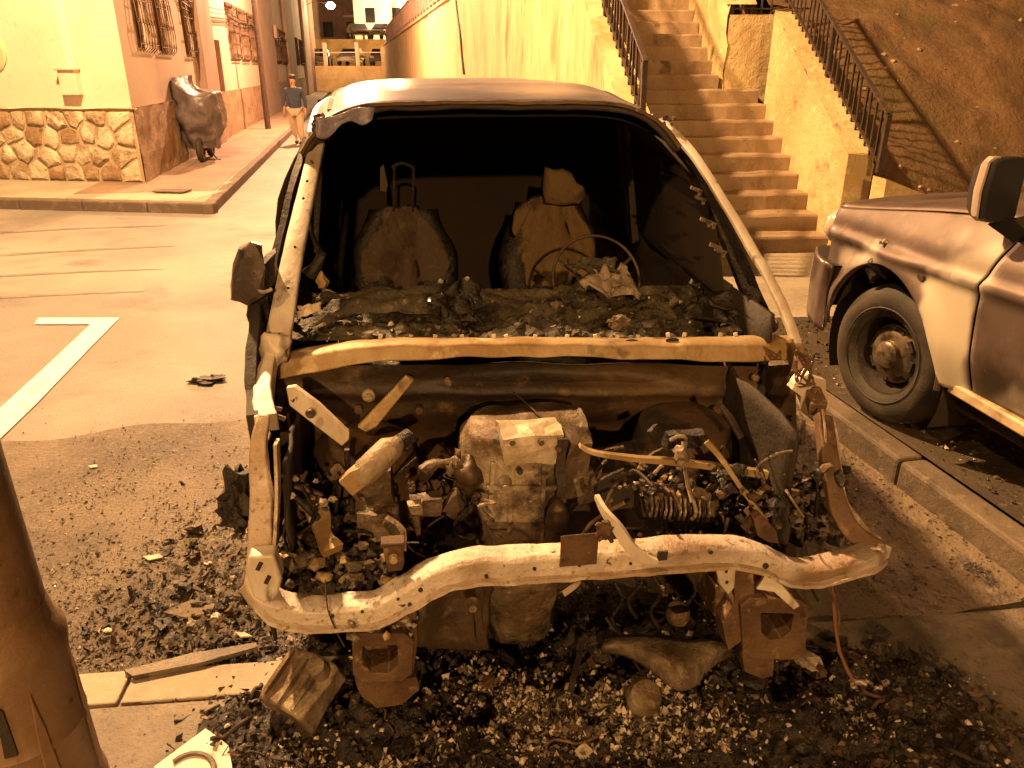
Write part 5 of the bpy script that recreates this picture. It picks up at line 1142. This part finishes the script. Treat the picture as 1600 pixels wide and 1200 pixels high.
m = MB(); m.plate([(.143 * math.cos(a) , .143 * math.sin(a), z_) for a, z_ in ((-1.3, .34), (-1.1, .34), (-1.12, .48), (-1.2, .5))], (.003, -.003, 0)); m.build('inspection_slot', m_soot, post)
m = MB(); m.tube(spl([(0, 0, 5.2), (-.4, -.8, 5.5), (-1.23, -2.42, 5.45)], 5), .035, 8); m.build('arm', m_bark, post)
m = MB(); m.lathe([(.02, .3), (.12, .28), (.22, .2), (.24, .13)], 20, (-1.23, -2.42, 5.2), 'w'); m.build('lamp_head', m_iron, post)
# ================================================================ COVERED SCOOTER
g_ = G(322, 249, .16); Q = Fr((g_.x, g_.y, .16), 10)
sc = empty('covered_scooter', Q.o, 'scooter standing under a creased grey tarpaulin against the plinth of the corner building', 'scooter', Q.phi)
def tarp(a, b):
    th = 6.2832 * a; c, s_ = math.cos(th), math.sin(th)
    ux = math.copysign(abs(c) ** .7, c) * (.43 - .05 * b ** 2 + .02 * math.sin(b * 3)) + .04; vv_ = math.copysign(abs(s_) ** .8, s_) * .66
    zt = 1.42 - .12 * (ux / .5) + .08 * math.exp(-((ux + .36) / .12) ** 2) - .16 * max(0, abs(s_) - .4)
    if b < .75: z = .24 + (zt - .24) * (b / .75); k = 1
    else: k = 1 - (b - .75) / .25; z = zt + .04 * (1 - k)
    narrow = .66 + .34 * sm(z, .15, .85)
    fold = 1 + .06 * math.sin(th * 7 + z * 5) * (1 - b * .6) + .05 * math.sin(th * 3 - z * 7)
    p = Vector((ux * k * narrow * fold, vv_ * k * narrow * fold, z)); return p + mnoise(p, 4.2, 2) * .05 + mnoise(p, 11, 5) * .014
tp_ = MB().grid(72, 44, tarp).build('tarpaulin', m_tarp, sc, smooth='all')
for v_ in (-.5, .52):
    MB().lathe([(.13, -.05), (.2, -.055), (.235, -.02), (.235, .02), (.2, .055), (.13, .05)], 28, (.02, v_, .235)).build('wheel', m_soot, sc, smooth=True)
    MB().lathe([(0, -.04), (.13, -.03), (.13, .03), (0, .04)], 20, (.02, v_, .235)).build('rim', m_alu, sc)
MB().tube([(.05, -.1, .3), (.25, -.16, .02), (.32, -.18, .01)], .014, 6).build('side_stand', m_iron, sc)
MB().box((.0, .0, .3), (.26, .7, .2)).build('footboard', m_soot, sc, bevel=.04)
# ================================================================ PERSON WALKING
g_ = G(467, 226, 0); P_ = Fr((g_.x, g_.y, 0), 4)
man = empty('person', P_.o, 'person in a dark blue jacket and pale trousers walking up beside the kerb', 'person', P_.phi)
def skinned(name, verts, edges, radii, mat, par, root=0, sub=2):
    me = bpy.data.meshes.new(name); me.from_pydata(verts, edges, []); o = bpy.data.objects.new(name, me); C.objects.link(o); o.parent = par; me.materials.append(mat)
    md = o.modifiers.new('skin', 'SKIN'); md.use_smooth_shade = True
    for i, r_ in enumerate(radii): me.skin_vertices[0].data[i].radius = (r_, r_ * .85) if not isinstance(r_, tuple) else r_; me.skin_vertices[0].data[i].use_root = (i == root)
    q = o.modifiers.new('sub', 'SUBSURF'); q.levels = sub; q.render_levels = sub; return o
m_skin = MAT('skin', (.42, .24, .16), rough=.55); m_blue = MAT('navy_cloth', (.035, .045, .085), [((.06, .075, .12), 9, .5, .7)], .85, bump=[(20, .01)]); m_trs = MAT('pale_cloth', (.45, .34, .27), rough=.9, bump=[(14, .015)]); m_hair = MAT('dark_hair', (.03, .02, .015), rough=.7)
bvs = [(0, 0, .95), (0, 0, 1.12), (0, 0, 1.32), (0, -.01, 1.43), (0, -.02, 1.50), (0, -.03, 1.58), (0, -.03, 1.66),
       (.17, 0, 1.38), (.25, .04, 1.12), (.27, -.06, .90), (.27, -.10, .80), (-.17, 0, 1.38), (-.25, -.03, 1.12), (-.26, -.14, .92), (-.26, -.19, .83),
       (.09, 0, .90), (.10, -.14, .50), (.10, -.12, .09), (.10, -.26, .05), (-.09, 0, .90), (-.10, .10, .50), (-.10, .30, .14), (-.10, .20, .05)]
bed = [(0, 1), (1, 2), (2, 3), (3, 4), (4, 5), (5, 6), (2, 7), (7, 8), (8, 9), (9, 10), (2, 11), (11, 12), (12, 13), (13, 14), (0, 15), (15, 16), (16, 17), (17, 18), (0, 19), (19, 20), (20, 21), (21, 22)]
brd = [.13, .12, .13, .06, .05, .085, .07, .06, .045, .035, .035, .06, .045, .035, .035, .09, .06, .04, .035, .09, .06, .04, .035]
skinned('body', bvs, bed, brd, m_skin, man)
skinned('jacket', [(0, 0, .83), (0, 0, 1.12), (0, 0, 1.34), (0, 0, 1.44), (.19, 0, 1.38), (.27, .04, 1.12), (.285, -.06, .92), (-.19, 0, 1.38), (-.27, -.03, 1.12), (-.275, -.13, .94)], [(0, 1), (1, 2), (2, 3), (2, 4), (4, 5), (5, 6), (2, 7), (7, 8), (8, 9)], [(.20, .14), (.18, .13), (.19, .14), .075, .085, .065, .055, .085, .065, .055], m_blue, man)
skinned('trousers', [(0, 0, .93), (.10, 0, .86), (.11, -.13, .50), (.11, -.12, .14), (-.10, 0, .86), (-.11, .10, .50), (-.11, .28, .2)], [(0, 1), (1, 2), (2, 3), (0, 4), (4, 5), (5, 6)], [(.2, .14), .14, .115, .095, .14, .115, .095], m_trs, man)
m = MB(); m.blob((0, .03, 1.695), (.09, .088, .07), 3, .08, 3); m.build('hair', m_hair, man, smooth='all')
for s_ in (-1, 1): m = MB(); m.blob((s_ * .03, -.118, 1.61), (.012, .008, .007), 1, 0, 1); m.build('eye', m_hair, man)
m = MB(); m.blob((0, -.128, 1.585), (.012, .016, .022), 1, 0, 2); m.build('nose', m_skin, man); m = MB(); m.blob((0, -.115, 1.552), (.025, .008, .006), 1, 0, 1); m.build('mouth', m_hair, man)
for y_, x_ in ((-.26, .10), (.22, -.10)): m = MB(); m.blob((x_, y_ + .06, .05), (.05, .13, .05), 2, .05, 2); m.build('shoe', m_soot, man, smooth='all')
for hx, hy, hz in ((.27, -.11, .78), (-.26, -.2, .80)):
    hd = MB().blob((hx, hy, hz), (.022, .04, .045), 2, .1, 2).build('hand', m_skin, man, smooth='all')
    for k in range(4): MB().tube([(hx, hy - .027 + .018 * k, hz - .03), (hx, hy - .03 + .018 * k, hz - .075), (hx, hy - .02 + .018 * k, hz - .1 + .006 * abs(k - 1.5))], .008, 5).build('finger', m_skin, hd)
    MB().tube([(hx, hy - .03, hz + .01), (hx, hy - .06, hz - .03)], .009, 5).build('thumb', m_skin, hd)

# ================================================================ DEBRIS ON THE GROUND
def crust_mask(x, y):
    n_ = .16 * noise.fractal(Vector((x * 2.6, y * 2.6, 4)), .8, 2.2, 4)
    d1 = 1 - math.hypot((x - .15) / 1.12, (y - 1.75) / .62); d2 = .8 - math.hypot((x + .45) / .5, (y - 1.62) / .36); d3 = .8 - math.hypot((x - 1.05) / .6, (y - 1.75) / .45)
    return max(d1, d2, d3) + n_
def crust_z(x, y):
    k = crust_mask(x, y); e = sm(k, 0, .25)
    return .016 + e * (.03 + .065 * noise.fractal(Vector((x * 6, y * 6, 2)), .75, 2.1, 6) + .025 * noise.noise(Vector((x * 26, y * 26, 5)))) + .02 * e
m = MB(); nx, ny = 380, 240; X = lambda i: -1.25 + 3.0 * i / (nx - 1); Y = lambda j: .95 + 1.75 * j / (ny - 1)
m.V = [(X(i), Y(j), crust_z(X(i), Y(j))) for j in range(ny) for i in range(nx)]
m.F = [(j * nx + i, j * nx + i + 1, (j + 1) * nx + i + 1, (j + 1) * nx + i) for j in range(ny - 1) for i in range(nx - 1) if crust_mask(X(i), Y(j)) > 0]; m.m = [0] * len(m.F)
tag(m.build('burnt_crust', m_mud, smooth='all'), kind='stuff')
def bulk(name, n, posf, sizef, mats, pick, flat=.7, shape='rock'):
    V_, F_, M_ = [], [], []
    octf = [(0, 2, 4), (2, 1, 4), (1, 3, 4), (3, 0, 4), (2, 0, 5), (1, 2, 5), (3, 1, 5), (0, 3, 5)]
    for k in range(n):
        p = posf()
        if p is None: continue
        s_ = sizef(); b = len(V_); mi = pick(p); th = rnd.random() * 6.28; c, sn = math.cos(th), math.sin(th)
        if shape == 'rock':
            for ax in ((1, 0, 0), (-1, 0, 0), (0, 1, 0), (0, -1, 0), (0, 0, 1), (0, 0, -1)):
                q = [ax[0] * s_ * rnd.uniform(.6, 1.4) + rnd.uniform(-.3, .3) * s_, ax[1] * s_ * rnd.uniform(.5, 1.1) + rnd.uniform(-.3, .3) * s_, ax[2] * s_ * flat * rnd.uniform(.6, 1.2)]
                V_.append((p[0] + q[0] * c - q[1] * sn, p[1] + q[0] * sn + q[1] * c, p[2] + q[2] + s_ * flat * .5))
            F_ += [tuple(i + b for i in f) for f in octf]; M_ += [mi] * 8
        else:                                                     # curled flake: 2 bent quads
            tl = rnd.uniform(-.9, .9) if shape == 'flake' else rnd.uniform(.3, 1.4)
            w_ = s_ * rnd.uniform(.2, .75)
            for a_ in (-1, 0, 1):
                for b_ in (-1, 1):
                    x_, y_ = a_ * s_, b_ * w_ * rnd.uniform(.5, 1.1); z_ = x_ * math.sin(tl) + (abs(a_) - .5) * s_ * rnd.uniform(-.3, .7); x_ *= math.cos(tl)
                    j_ = s_ * .35; V_.append((p[0] + x_ * c - y_ * sn + rnd.uniform(-j_, j_), p[1] + x_ * sn + y_ * c + rnd.uniform(-j_, j_), p[2] + z_ + s_ * .4 + rnd.uniform(-j_, j_)))
            F_ += [(b, b + 1, b + 3, b + 2), (b + 2, b + 3, b + 5, b + 4)]; M_ += [mi] * 2
    me = bpy.data.meshes.new(name); me.from_pydata(V_, [], F_)
    for q in mats: me.materials.append(q)
    me.polygons.foreach_set('material_index', M_); o = bpy.data.objects.new(name, me); C.objects.link(o); return tag(o, kind='stuff')
def onc(x, y): return (x, y, crust_z(x, y) if crust_mask(x, y) > 0 else .014)
# fine burnt grit over the crust
bulk('burnt_grit', 9000, lambda: (lambda x, y: onc(x, y) if crust_mask(x, y) > -.1 - rnd.random() * .2 else None)(rnd.uniform(-1.2, 1.7), rnd.uniform(1.0, 2.6)), lambda: rnd.choice([.003, .004, .006, .009, .013]) * rnd.uniform(.7, 1.3),
     [m_char, m_ashD, m_rust, m_ash, m_mud], lambda p: rnd.choice([0, 0, 0, 0, 4, 4, 4, 4, 1, 2, 2, 3]) if p[0] > .9 or p[0] < -.2 or p[1] < 1.68 else rnd.choice([0, 4, 1, 1, 3]))
# pale ash, heaped in the middle and in a few small drifts
DR = [(.10, 1.86, .16, .05, 1.0), (.36, 1.84, .15, .06, 1.0), (.22, 1.72, .2, .04, .8), (-.40, 1.56, .13, .03, .7), (-.62, 1.66, .05, .03, .5), (.52, 1.72, .08, .04, .7), (1.06, 1.80, .05, .06, .5), (-.1, 1.70, .1, .03, .5), (-.02, 1.94, .1, .04, .8)]
def ashpos():
    d = rnd.choices(DR, weights=[q[4] * q[2] for q in DR])[0]; x, y = rnd.gauss(d[0], d[2]), rnd.gauss(d[1], d[3])
    return onc(x, y)
ASHM = [m_ash, m_ashD, m_alu, m_char, m_steel]
bulk('pale_ash', 9000, ashpos, lambda: rnd.choice([.002, .003, .004, .006, .010]) * rnd.uniform(.6, 1.3), ASHM, lambda p: rnd.choice([0, 0, 0, 1, 1, 1, 3, 3]), flat=1.3)
bulk('pale_ash_flakes', 3200, ashpos, lambda: rnd.choice([.004, .006, .010, .016]) * rnd.uniform(.6, 1.2), ASHM, lambda p: rnd.choice([0, 0, 1, 1, 2, 3, 4]), shape='up')
bulk('stray_ash', 700, lambda: (lambda x, y: onc(x, y) if crust_mask(x, y) > .02 else None)(rnd.uniform(-1.1, 1.5), rnd.uniform(1.3, 2.3)), lambda: rnd.choice([.003, .005, .009, .014]) * rnd.uniform(.6, 1.2), ASHM, lambda p: rnd.choice([0, 1, 1, 3, 3]), flat=.9)
bulk('charred_flakes', 3200, lambda: (lambda x, y: onc(x, y) if crust_mask(x, y) > -.12 else None)(rnd.uniform(-1.1, 1.6), rnd.uniform(1.2, 2.5)), lambda: rnd.choice([.004, .006, .012, .022]) * rnd.uniform(.6, 1.3), [m_char, m_mud, m_rust, m_ashD], lambda p: rnd.choice([0, 0, 0, 1, 1, 1, 2]), shape='flake')
# bigger broken bits: bent plates and lumps of very different size
m = MB()
for k in range(120):
    x, y = (rnd.gauss(.15, .5), rnd.gauss(1.8, .2)) if k % 4 else (-.8 - abs(rnd.gauss(0, .4)), rnd.uniform(2.1, 2.9)); s_ = rnd.choice([.012, .018, .03, .045]) * rnd.uniform(.6, 1.2); z_ = onc(x, y)[2]; mi = rnd.choice([0, 0, 0, 1, 2, 2, 3, 4])
    if k % 2:
        a_ = rnd.random() * 6.28; t1, t2 = rnd.uniform(-.5, .5), rnd.uniform(-.5, .5); n_ = rnd.randint(4, 7); P2 = []
        for q in range(n_):
            r_ = s_ * rnd.uniform(.5, 1.3); aa = 6.28 * q / n_; px_, py_ = r_ * math.cos(aa), r_ * .6 * math.sin(aa); P2.append((x + px_ * math.cos(a_) - py_ * math.sin(a_), y + px_ * math.sin(a_) + py_ * math.cos(a_), z_ + .3 * s_ + px_ * t1 + py_ * t2 + rnd.uniform(-.1, .1) * s_))
        m.plate(P2, (0, 0, rnd.uniform(.002, .006)), mi=mi)
    else: m.blob((x, y, z_ + s_ * .2), (s_ * rnd.uniform(.7, 1.6), s_ * .7, s_ * rnd.uniform(.4, .8)), k, .5, 2, mi=mi, rot=k)
tag(m.build('broken_bits', [m_char, m_ashD, m_aluD, m_rust, m_ash], smooth=False), kind='stuff')
# burnt hoses, wires and melted strands tangled in the crust
m = MB()
for k in range(70):
    x, y = rnd.uniform(-.95, 1.35), rnd.uniform(1.4, 2.25); a_ = rnd.random() * 6.28; P2 = []
    if crust_mask(x, y) < .05: continue
    for q in range(5):
        P2.append((x, y, onc(x, y)[2] + rnd.uniform(0, .03))); a_ += rnd.gauss(0, .7); st_ = rnd.uniform(.02, .06); x += st_ * math.cos(a_); y += st_ * math.sin(a_) * .7
    m.tube(spl(P2, 4), rnd.choice([.0015, .002, .003, .005, .008]), 5, mi=rnd.choice([0, 0, 0, 1, 3, 3, 1, 3]))
tag(m.build('burnt_strands', [m_soot, m_rust, m_steel, m_char], smooth='all'), kind='stuff')
# gravel and broken glass over the old asphalt on the left and right of the van
def gpos():
    x = -3.2 + 2.6 * rnd.random() ** .6; y = 2.05 + 2.2 * rnd.random() ** 1.3
    k = (sm(x, -3.3, -.9) * (1 - sm(y, 2.6, 4.1)) * 1.3 + .08) * (.35 + 1.6 * sm(noise.fractal(Vector((x * 2.2, y * 2.2, 7)), .8, 2, 3), -.15, .35))
    return (x, y, .005) if rnd.random() < k else None
bulk('road_grit', 26000, gpos, lambda: rnd.choice([.0015, .002, .002, .003, .004, .007]) * rnd.uniform(.6, 1.3), [m_asph2, m_paveD, m_char, m_ash, m_rust], lambda p: rnd.choice([0, 0, 0, 1, 1, 1, 1, 2, 3, 4]))
bulk('charred_scraps', 900, lambda: (lambda x, y: (x, y, .006))(-.85 - abs(rnd.gauss(0, .38)), 2.1 + abs(rnd.gauss(0, .5))), lambda: rnd.choice([.01, .014, .022]) * rnd.uniform(.6, 1.3), [m_char, m_ashD, m_mud, m_rust], lambda p: rnd.choice([0, 0, 1, 2, 3]), shape='flake')
bulk('broken_glass', 1500, lambda: (lambda p: p)(gpos()), lambda: rnd.uniform(.002, .0055), [m_shard], lambda p: 0, shape='rock')
m_mudR = MAT('tan_mud', (.15, .11, .07), [((.1, .07, .045), 3, .44, .58), ((.23, .17, .11), 5, .55, .7), ((.04, .03, .022), 4, .56, .66)], .6, .32, bump=[(7, .03), (40, .012)])
def mudr(a, b):
    p = K.Wd((-.02 - .62 * a, kv0 + .1 + 2.5 * b, 0)); p.z = .006 + .02 * (1 - a) ** 2 + .012 * abs(noise.noise(p * 6)); 
    if a > .9: p.z = .0045
    return p
tag(MB().grid(40, 90, mudr).build('gutter_mud', m_mudR, smooth='all'), kind='structure')
bulk('gutter_grit', 3500, lambda: (lambda a, b: tuple(mudr(a, b)))(rnd.random(), rnd.random()), lambda: rnd.choice([.002, .003, .004, .008]) * rnd.uniform(.6, 1.3), [m_mudR, m_mudR, m_char, m_ashD], lambda p: rnd.choice([0, 1, 1, 1, 2, 3]))
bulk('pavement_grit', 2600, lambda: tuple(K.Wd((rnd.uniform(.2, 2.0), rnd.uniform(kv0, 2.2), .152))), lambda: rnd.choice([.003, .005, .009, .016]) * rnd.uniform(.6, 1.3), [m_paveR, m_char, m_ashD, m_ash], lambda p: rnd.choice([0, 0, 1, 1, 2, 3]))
def thing(name, m, mat, label, cat, smooth=True, bevel=0, solid=0, grp=None): return tag(m.build(name, mat, smooth=smooth, bevel=bevel, solid=solid), label, cat, grp)
# moulded, melted box in the crust at the left
def local(px, py, z, phi): g = G(px, py, z); return Fr((g.x, g.y, g.z), phi)
B = local(474, 1074, .17, -32)
bx = empty('charred_tank', B.o, 'charred moulded tank with ribs and round cap lying below the left rail end', 'tank', B.phi); bx.rotation_euler = (R(28), 0, B.phi)
m = MB(); m.box((0, 0, 0), (.18, .18, .09)); m.sub(3); m.warp(.014, 12); m.build('shell', m_alu, bx, smooth=True, bevel=.01)
for k in range(3): MB().bar(spl([(-.075 + .06 * k, -.07, .046), (-.07 + .06 * k, 0, .054), (-.075 + .06 * k, .07, .046)], 3), .014, .018).build('rib', m_alu, bx, smooth=True)
MB().lathe([(.0, .075), (.026, .072), (.03, .06), (.03, .03)], 18, (.055, .055, .01), 'w').build('cap', m_alu, bx, smooth=True)
# bent panel on the ash
def pan(a, b):
    x = 938 + 205 * a; y0 = 1000 - 8 * math.sin(a * 3) + 6 * a; y1 = 1025 + 60 * math.exp(-((a - .62) / .26) ** 2) - 6 * a; y = y0 + (y1 - y0) * b
    g = G(x, y, .17 - .06 * b + .03 * math.sin(b * 3.1) + .03 * math.sin(a * 4)); return g + mnoise(g, 8) * .012
thing('sheet_metal_scrap', MB().grid(26, 12, pan), m_alu, 'bent grey sheet panel lying on the pale ash under the front beam', 'panel', 'all', solid=.003)
g = G(1006, 1090, .12); m = MB(); m.lathe([(.0, .03), (.045, .028), (.055, .01), (.056, -.02), (.05, -.03)], 26, ax='w'); q = thing('round_cover', m.warp(.006, 20), m_alu, 'round dented alloy cover lying on the ash in front of the bent panel', 'cover'); q.location = g; q.rotation_euler = (.5, .1, 0)
g = [G(948, 966, .2), G(975, 1005, .16), G(1005, 1055, .13), G(1038, 1098, .10)]; thing('charred_stick', MB().tube(spl(g, 3), [.006, .004], 6).warp(.006, 20), m_soot, 'thin charred rod leaning across the bent panel and the round cover', 'rod')
g = [G(884, 1128, .07), G(890, 1080, .09), G(902, 1035, .12), G(912, 1000, .14)]; thing('charred_bar', MB().bar(spl(g, 3), [.02, .028, .018], .014).warp(.008, 16), m_soot, 'short dark burnt bar lying across the middle of the ash heap', 'bar')
g = [G(1066, 1112, .06), G(1085, 1140, .05), G(1110, 1165, .04), G(1160, 1205, .03)]; thing('bent_wire', MB().tube(spl(g, 4), .006, 6).warp(.006, 14), m_steel, 'pale bent wire trailing from the ash towards the bottom edge', 'wire')
g = G(1118, 1112, .07); m = MB(); m.tube([(.022 * math.cos(a), .012 * math.sin(a), .034 * math.sin(a)) for a in [6.2832 * k / 16 for k in range(17)]], .006, 6); q = thing('scorched_ring', m.warp(.008, 30), m_alu, 'small pale scorched ring standing in the ash right of the round cover', 'ring'); q.location = g
for k, (x, y, s_, lb) in enumerate(((405, 1128, .022, 'small white melted lump beside the charred tank'), (460, 1152, .02, 'white broken shard below the charred tank'), (540, 1128, .018, 'pale lump right of the charred tank'), (1345, 1070, .028, 'pale twisted scrap at the foot of the rusty hanging wire'), (1372, 1082, .018, 'little pale scrap at the right end of the crust'), (1290, 1110, .014, 'small pale pebble on the dark crust at the right'), (1060, 972, .024, 'pale broken cup under the front beam'))):
    g = G(x, y, .045 if y > 1000 else .15); 
    if y < 1000: g = V.Wd(V.v(x, y, .1))
    if y < 1000: continue
    thing('pale_scrap', MB().blob(g, (s_, s_ * .7, s_ * .9), k * 3 + 1, .45, 2), m_ash, lb, 'scrap', False)
for k, (x, y, s_, lb) in enumerate(((145, 729, .020, 'flat white fragment on the old asphalt, nearest the seam'), (300, 975, .02, 'upright white fragment left of the van front wheel'), (338, 965, .022, 'tall pale splinter beside the van front wheel'), (168, 985, .018, 'pale pebble near the kerb stones by the lamp post'), (325, 880, .017, 'small pale fragment left of the van corner'))):
    thing('white_fragment', MB().blob(G(x, y, .012), (s_, s_ * .55, s_ * (.9 if 'plint' in lb or 'upright' in lb else .35)), k * 5 + 2, .4, 2), m_steelP, lb, 'fragment', False)
def slabp(name, pts, z, th, mat, lb, cat):
    m = MB(); m.plate([G(x, y, z) for x, y in pts], (0, 0, th)); m.sub(2); m.warp(.006, 9); return thing(name, m, mat, lb, cat, False)
slabp('broken_plank', [(196, 1052), (300, 1026), (400, 1008), (402, 1014), (320, 1040), (210, 1062)], .03, .016, m_paveD, 'long thin burnt plank lying on the kerb stones', 'plank')
slabp('plastic_sheet', [(255, 958), (300, 940), (338, 946), (330, 958), (290, 966)], .012, .008, m_ashD, 'flat grey plastic sheet on the grit left of the wheel', 'sheet')
slabp('plastic_strip', [(224, 872), (250, 866), (256, 872), (232, 878)], .01, .006, m_ash, 'short pale strip lying on the grit left of the van', 'strip')
m = MB(); m.blob(G(318, 594, .02), (.085, .05, .022), 5, .5, 3); m.blob(G(338, 590, .02), (.05, .04, .016), 8, .5, 3); thing('burnt_scrap', m, m_char, 'lone black burnt scrap on the road left of the van', 'scrap')
# pale card with a ring shape at the bottom edge
B = local(318, 1186, .05, -38); cdn = empty('torn_card', B.o, 'torn pale card with a curved rim at the bottom edge of the pavement', 'card', B.phi); cdn.rotation_euler = (.15, .05, B.phi)
m = MB(); m.plate([(-.09, -.1, 0), (.09, -.1, 0), (.10, .03, 0), (.03, .065, 0), (-.08, .06, 0)], (0, 0, .006)); m.sub(1); m.warp(.004, 12); m.build('sheet', m_line, cdn)
MB().tube([(.075 * math.cos(a) + .02, .07 * math.sin(a) - .06, .01) for a in [math.pi * k / 14 for k in range(15)]], .008, 6).build('rim', m_paveD, cdn, smooth=True)
# larger charred lumps round the heap
for k in range(26):
    x, y = rnd.uniform(-1.0, 1.45), rnd.uniform(1.35, 2.3); s_ = rnd.uniform(.015, .04)
    if k == 0: L0 = MB()
    L0.blob(onc(x, y), (s_ * 1.4, s_, s_ * .8), k, .55, 2, rot=k)
tag(L0.build('charred_lumps', m_char, smooth=False), kind='stuff')
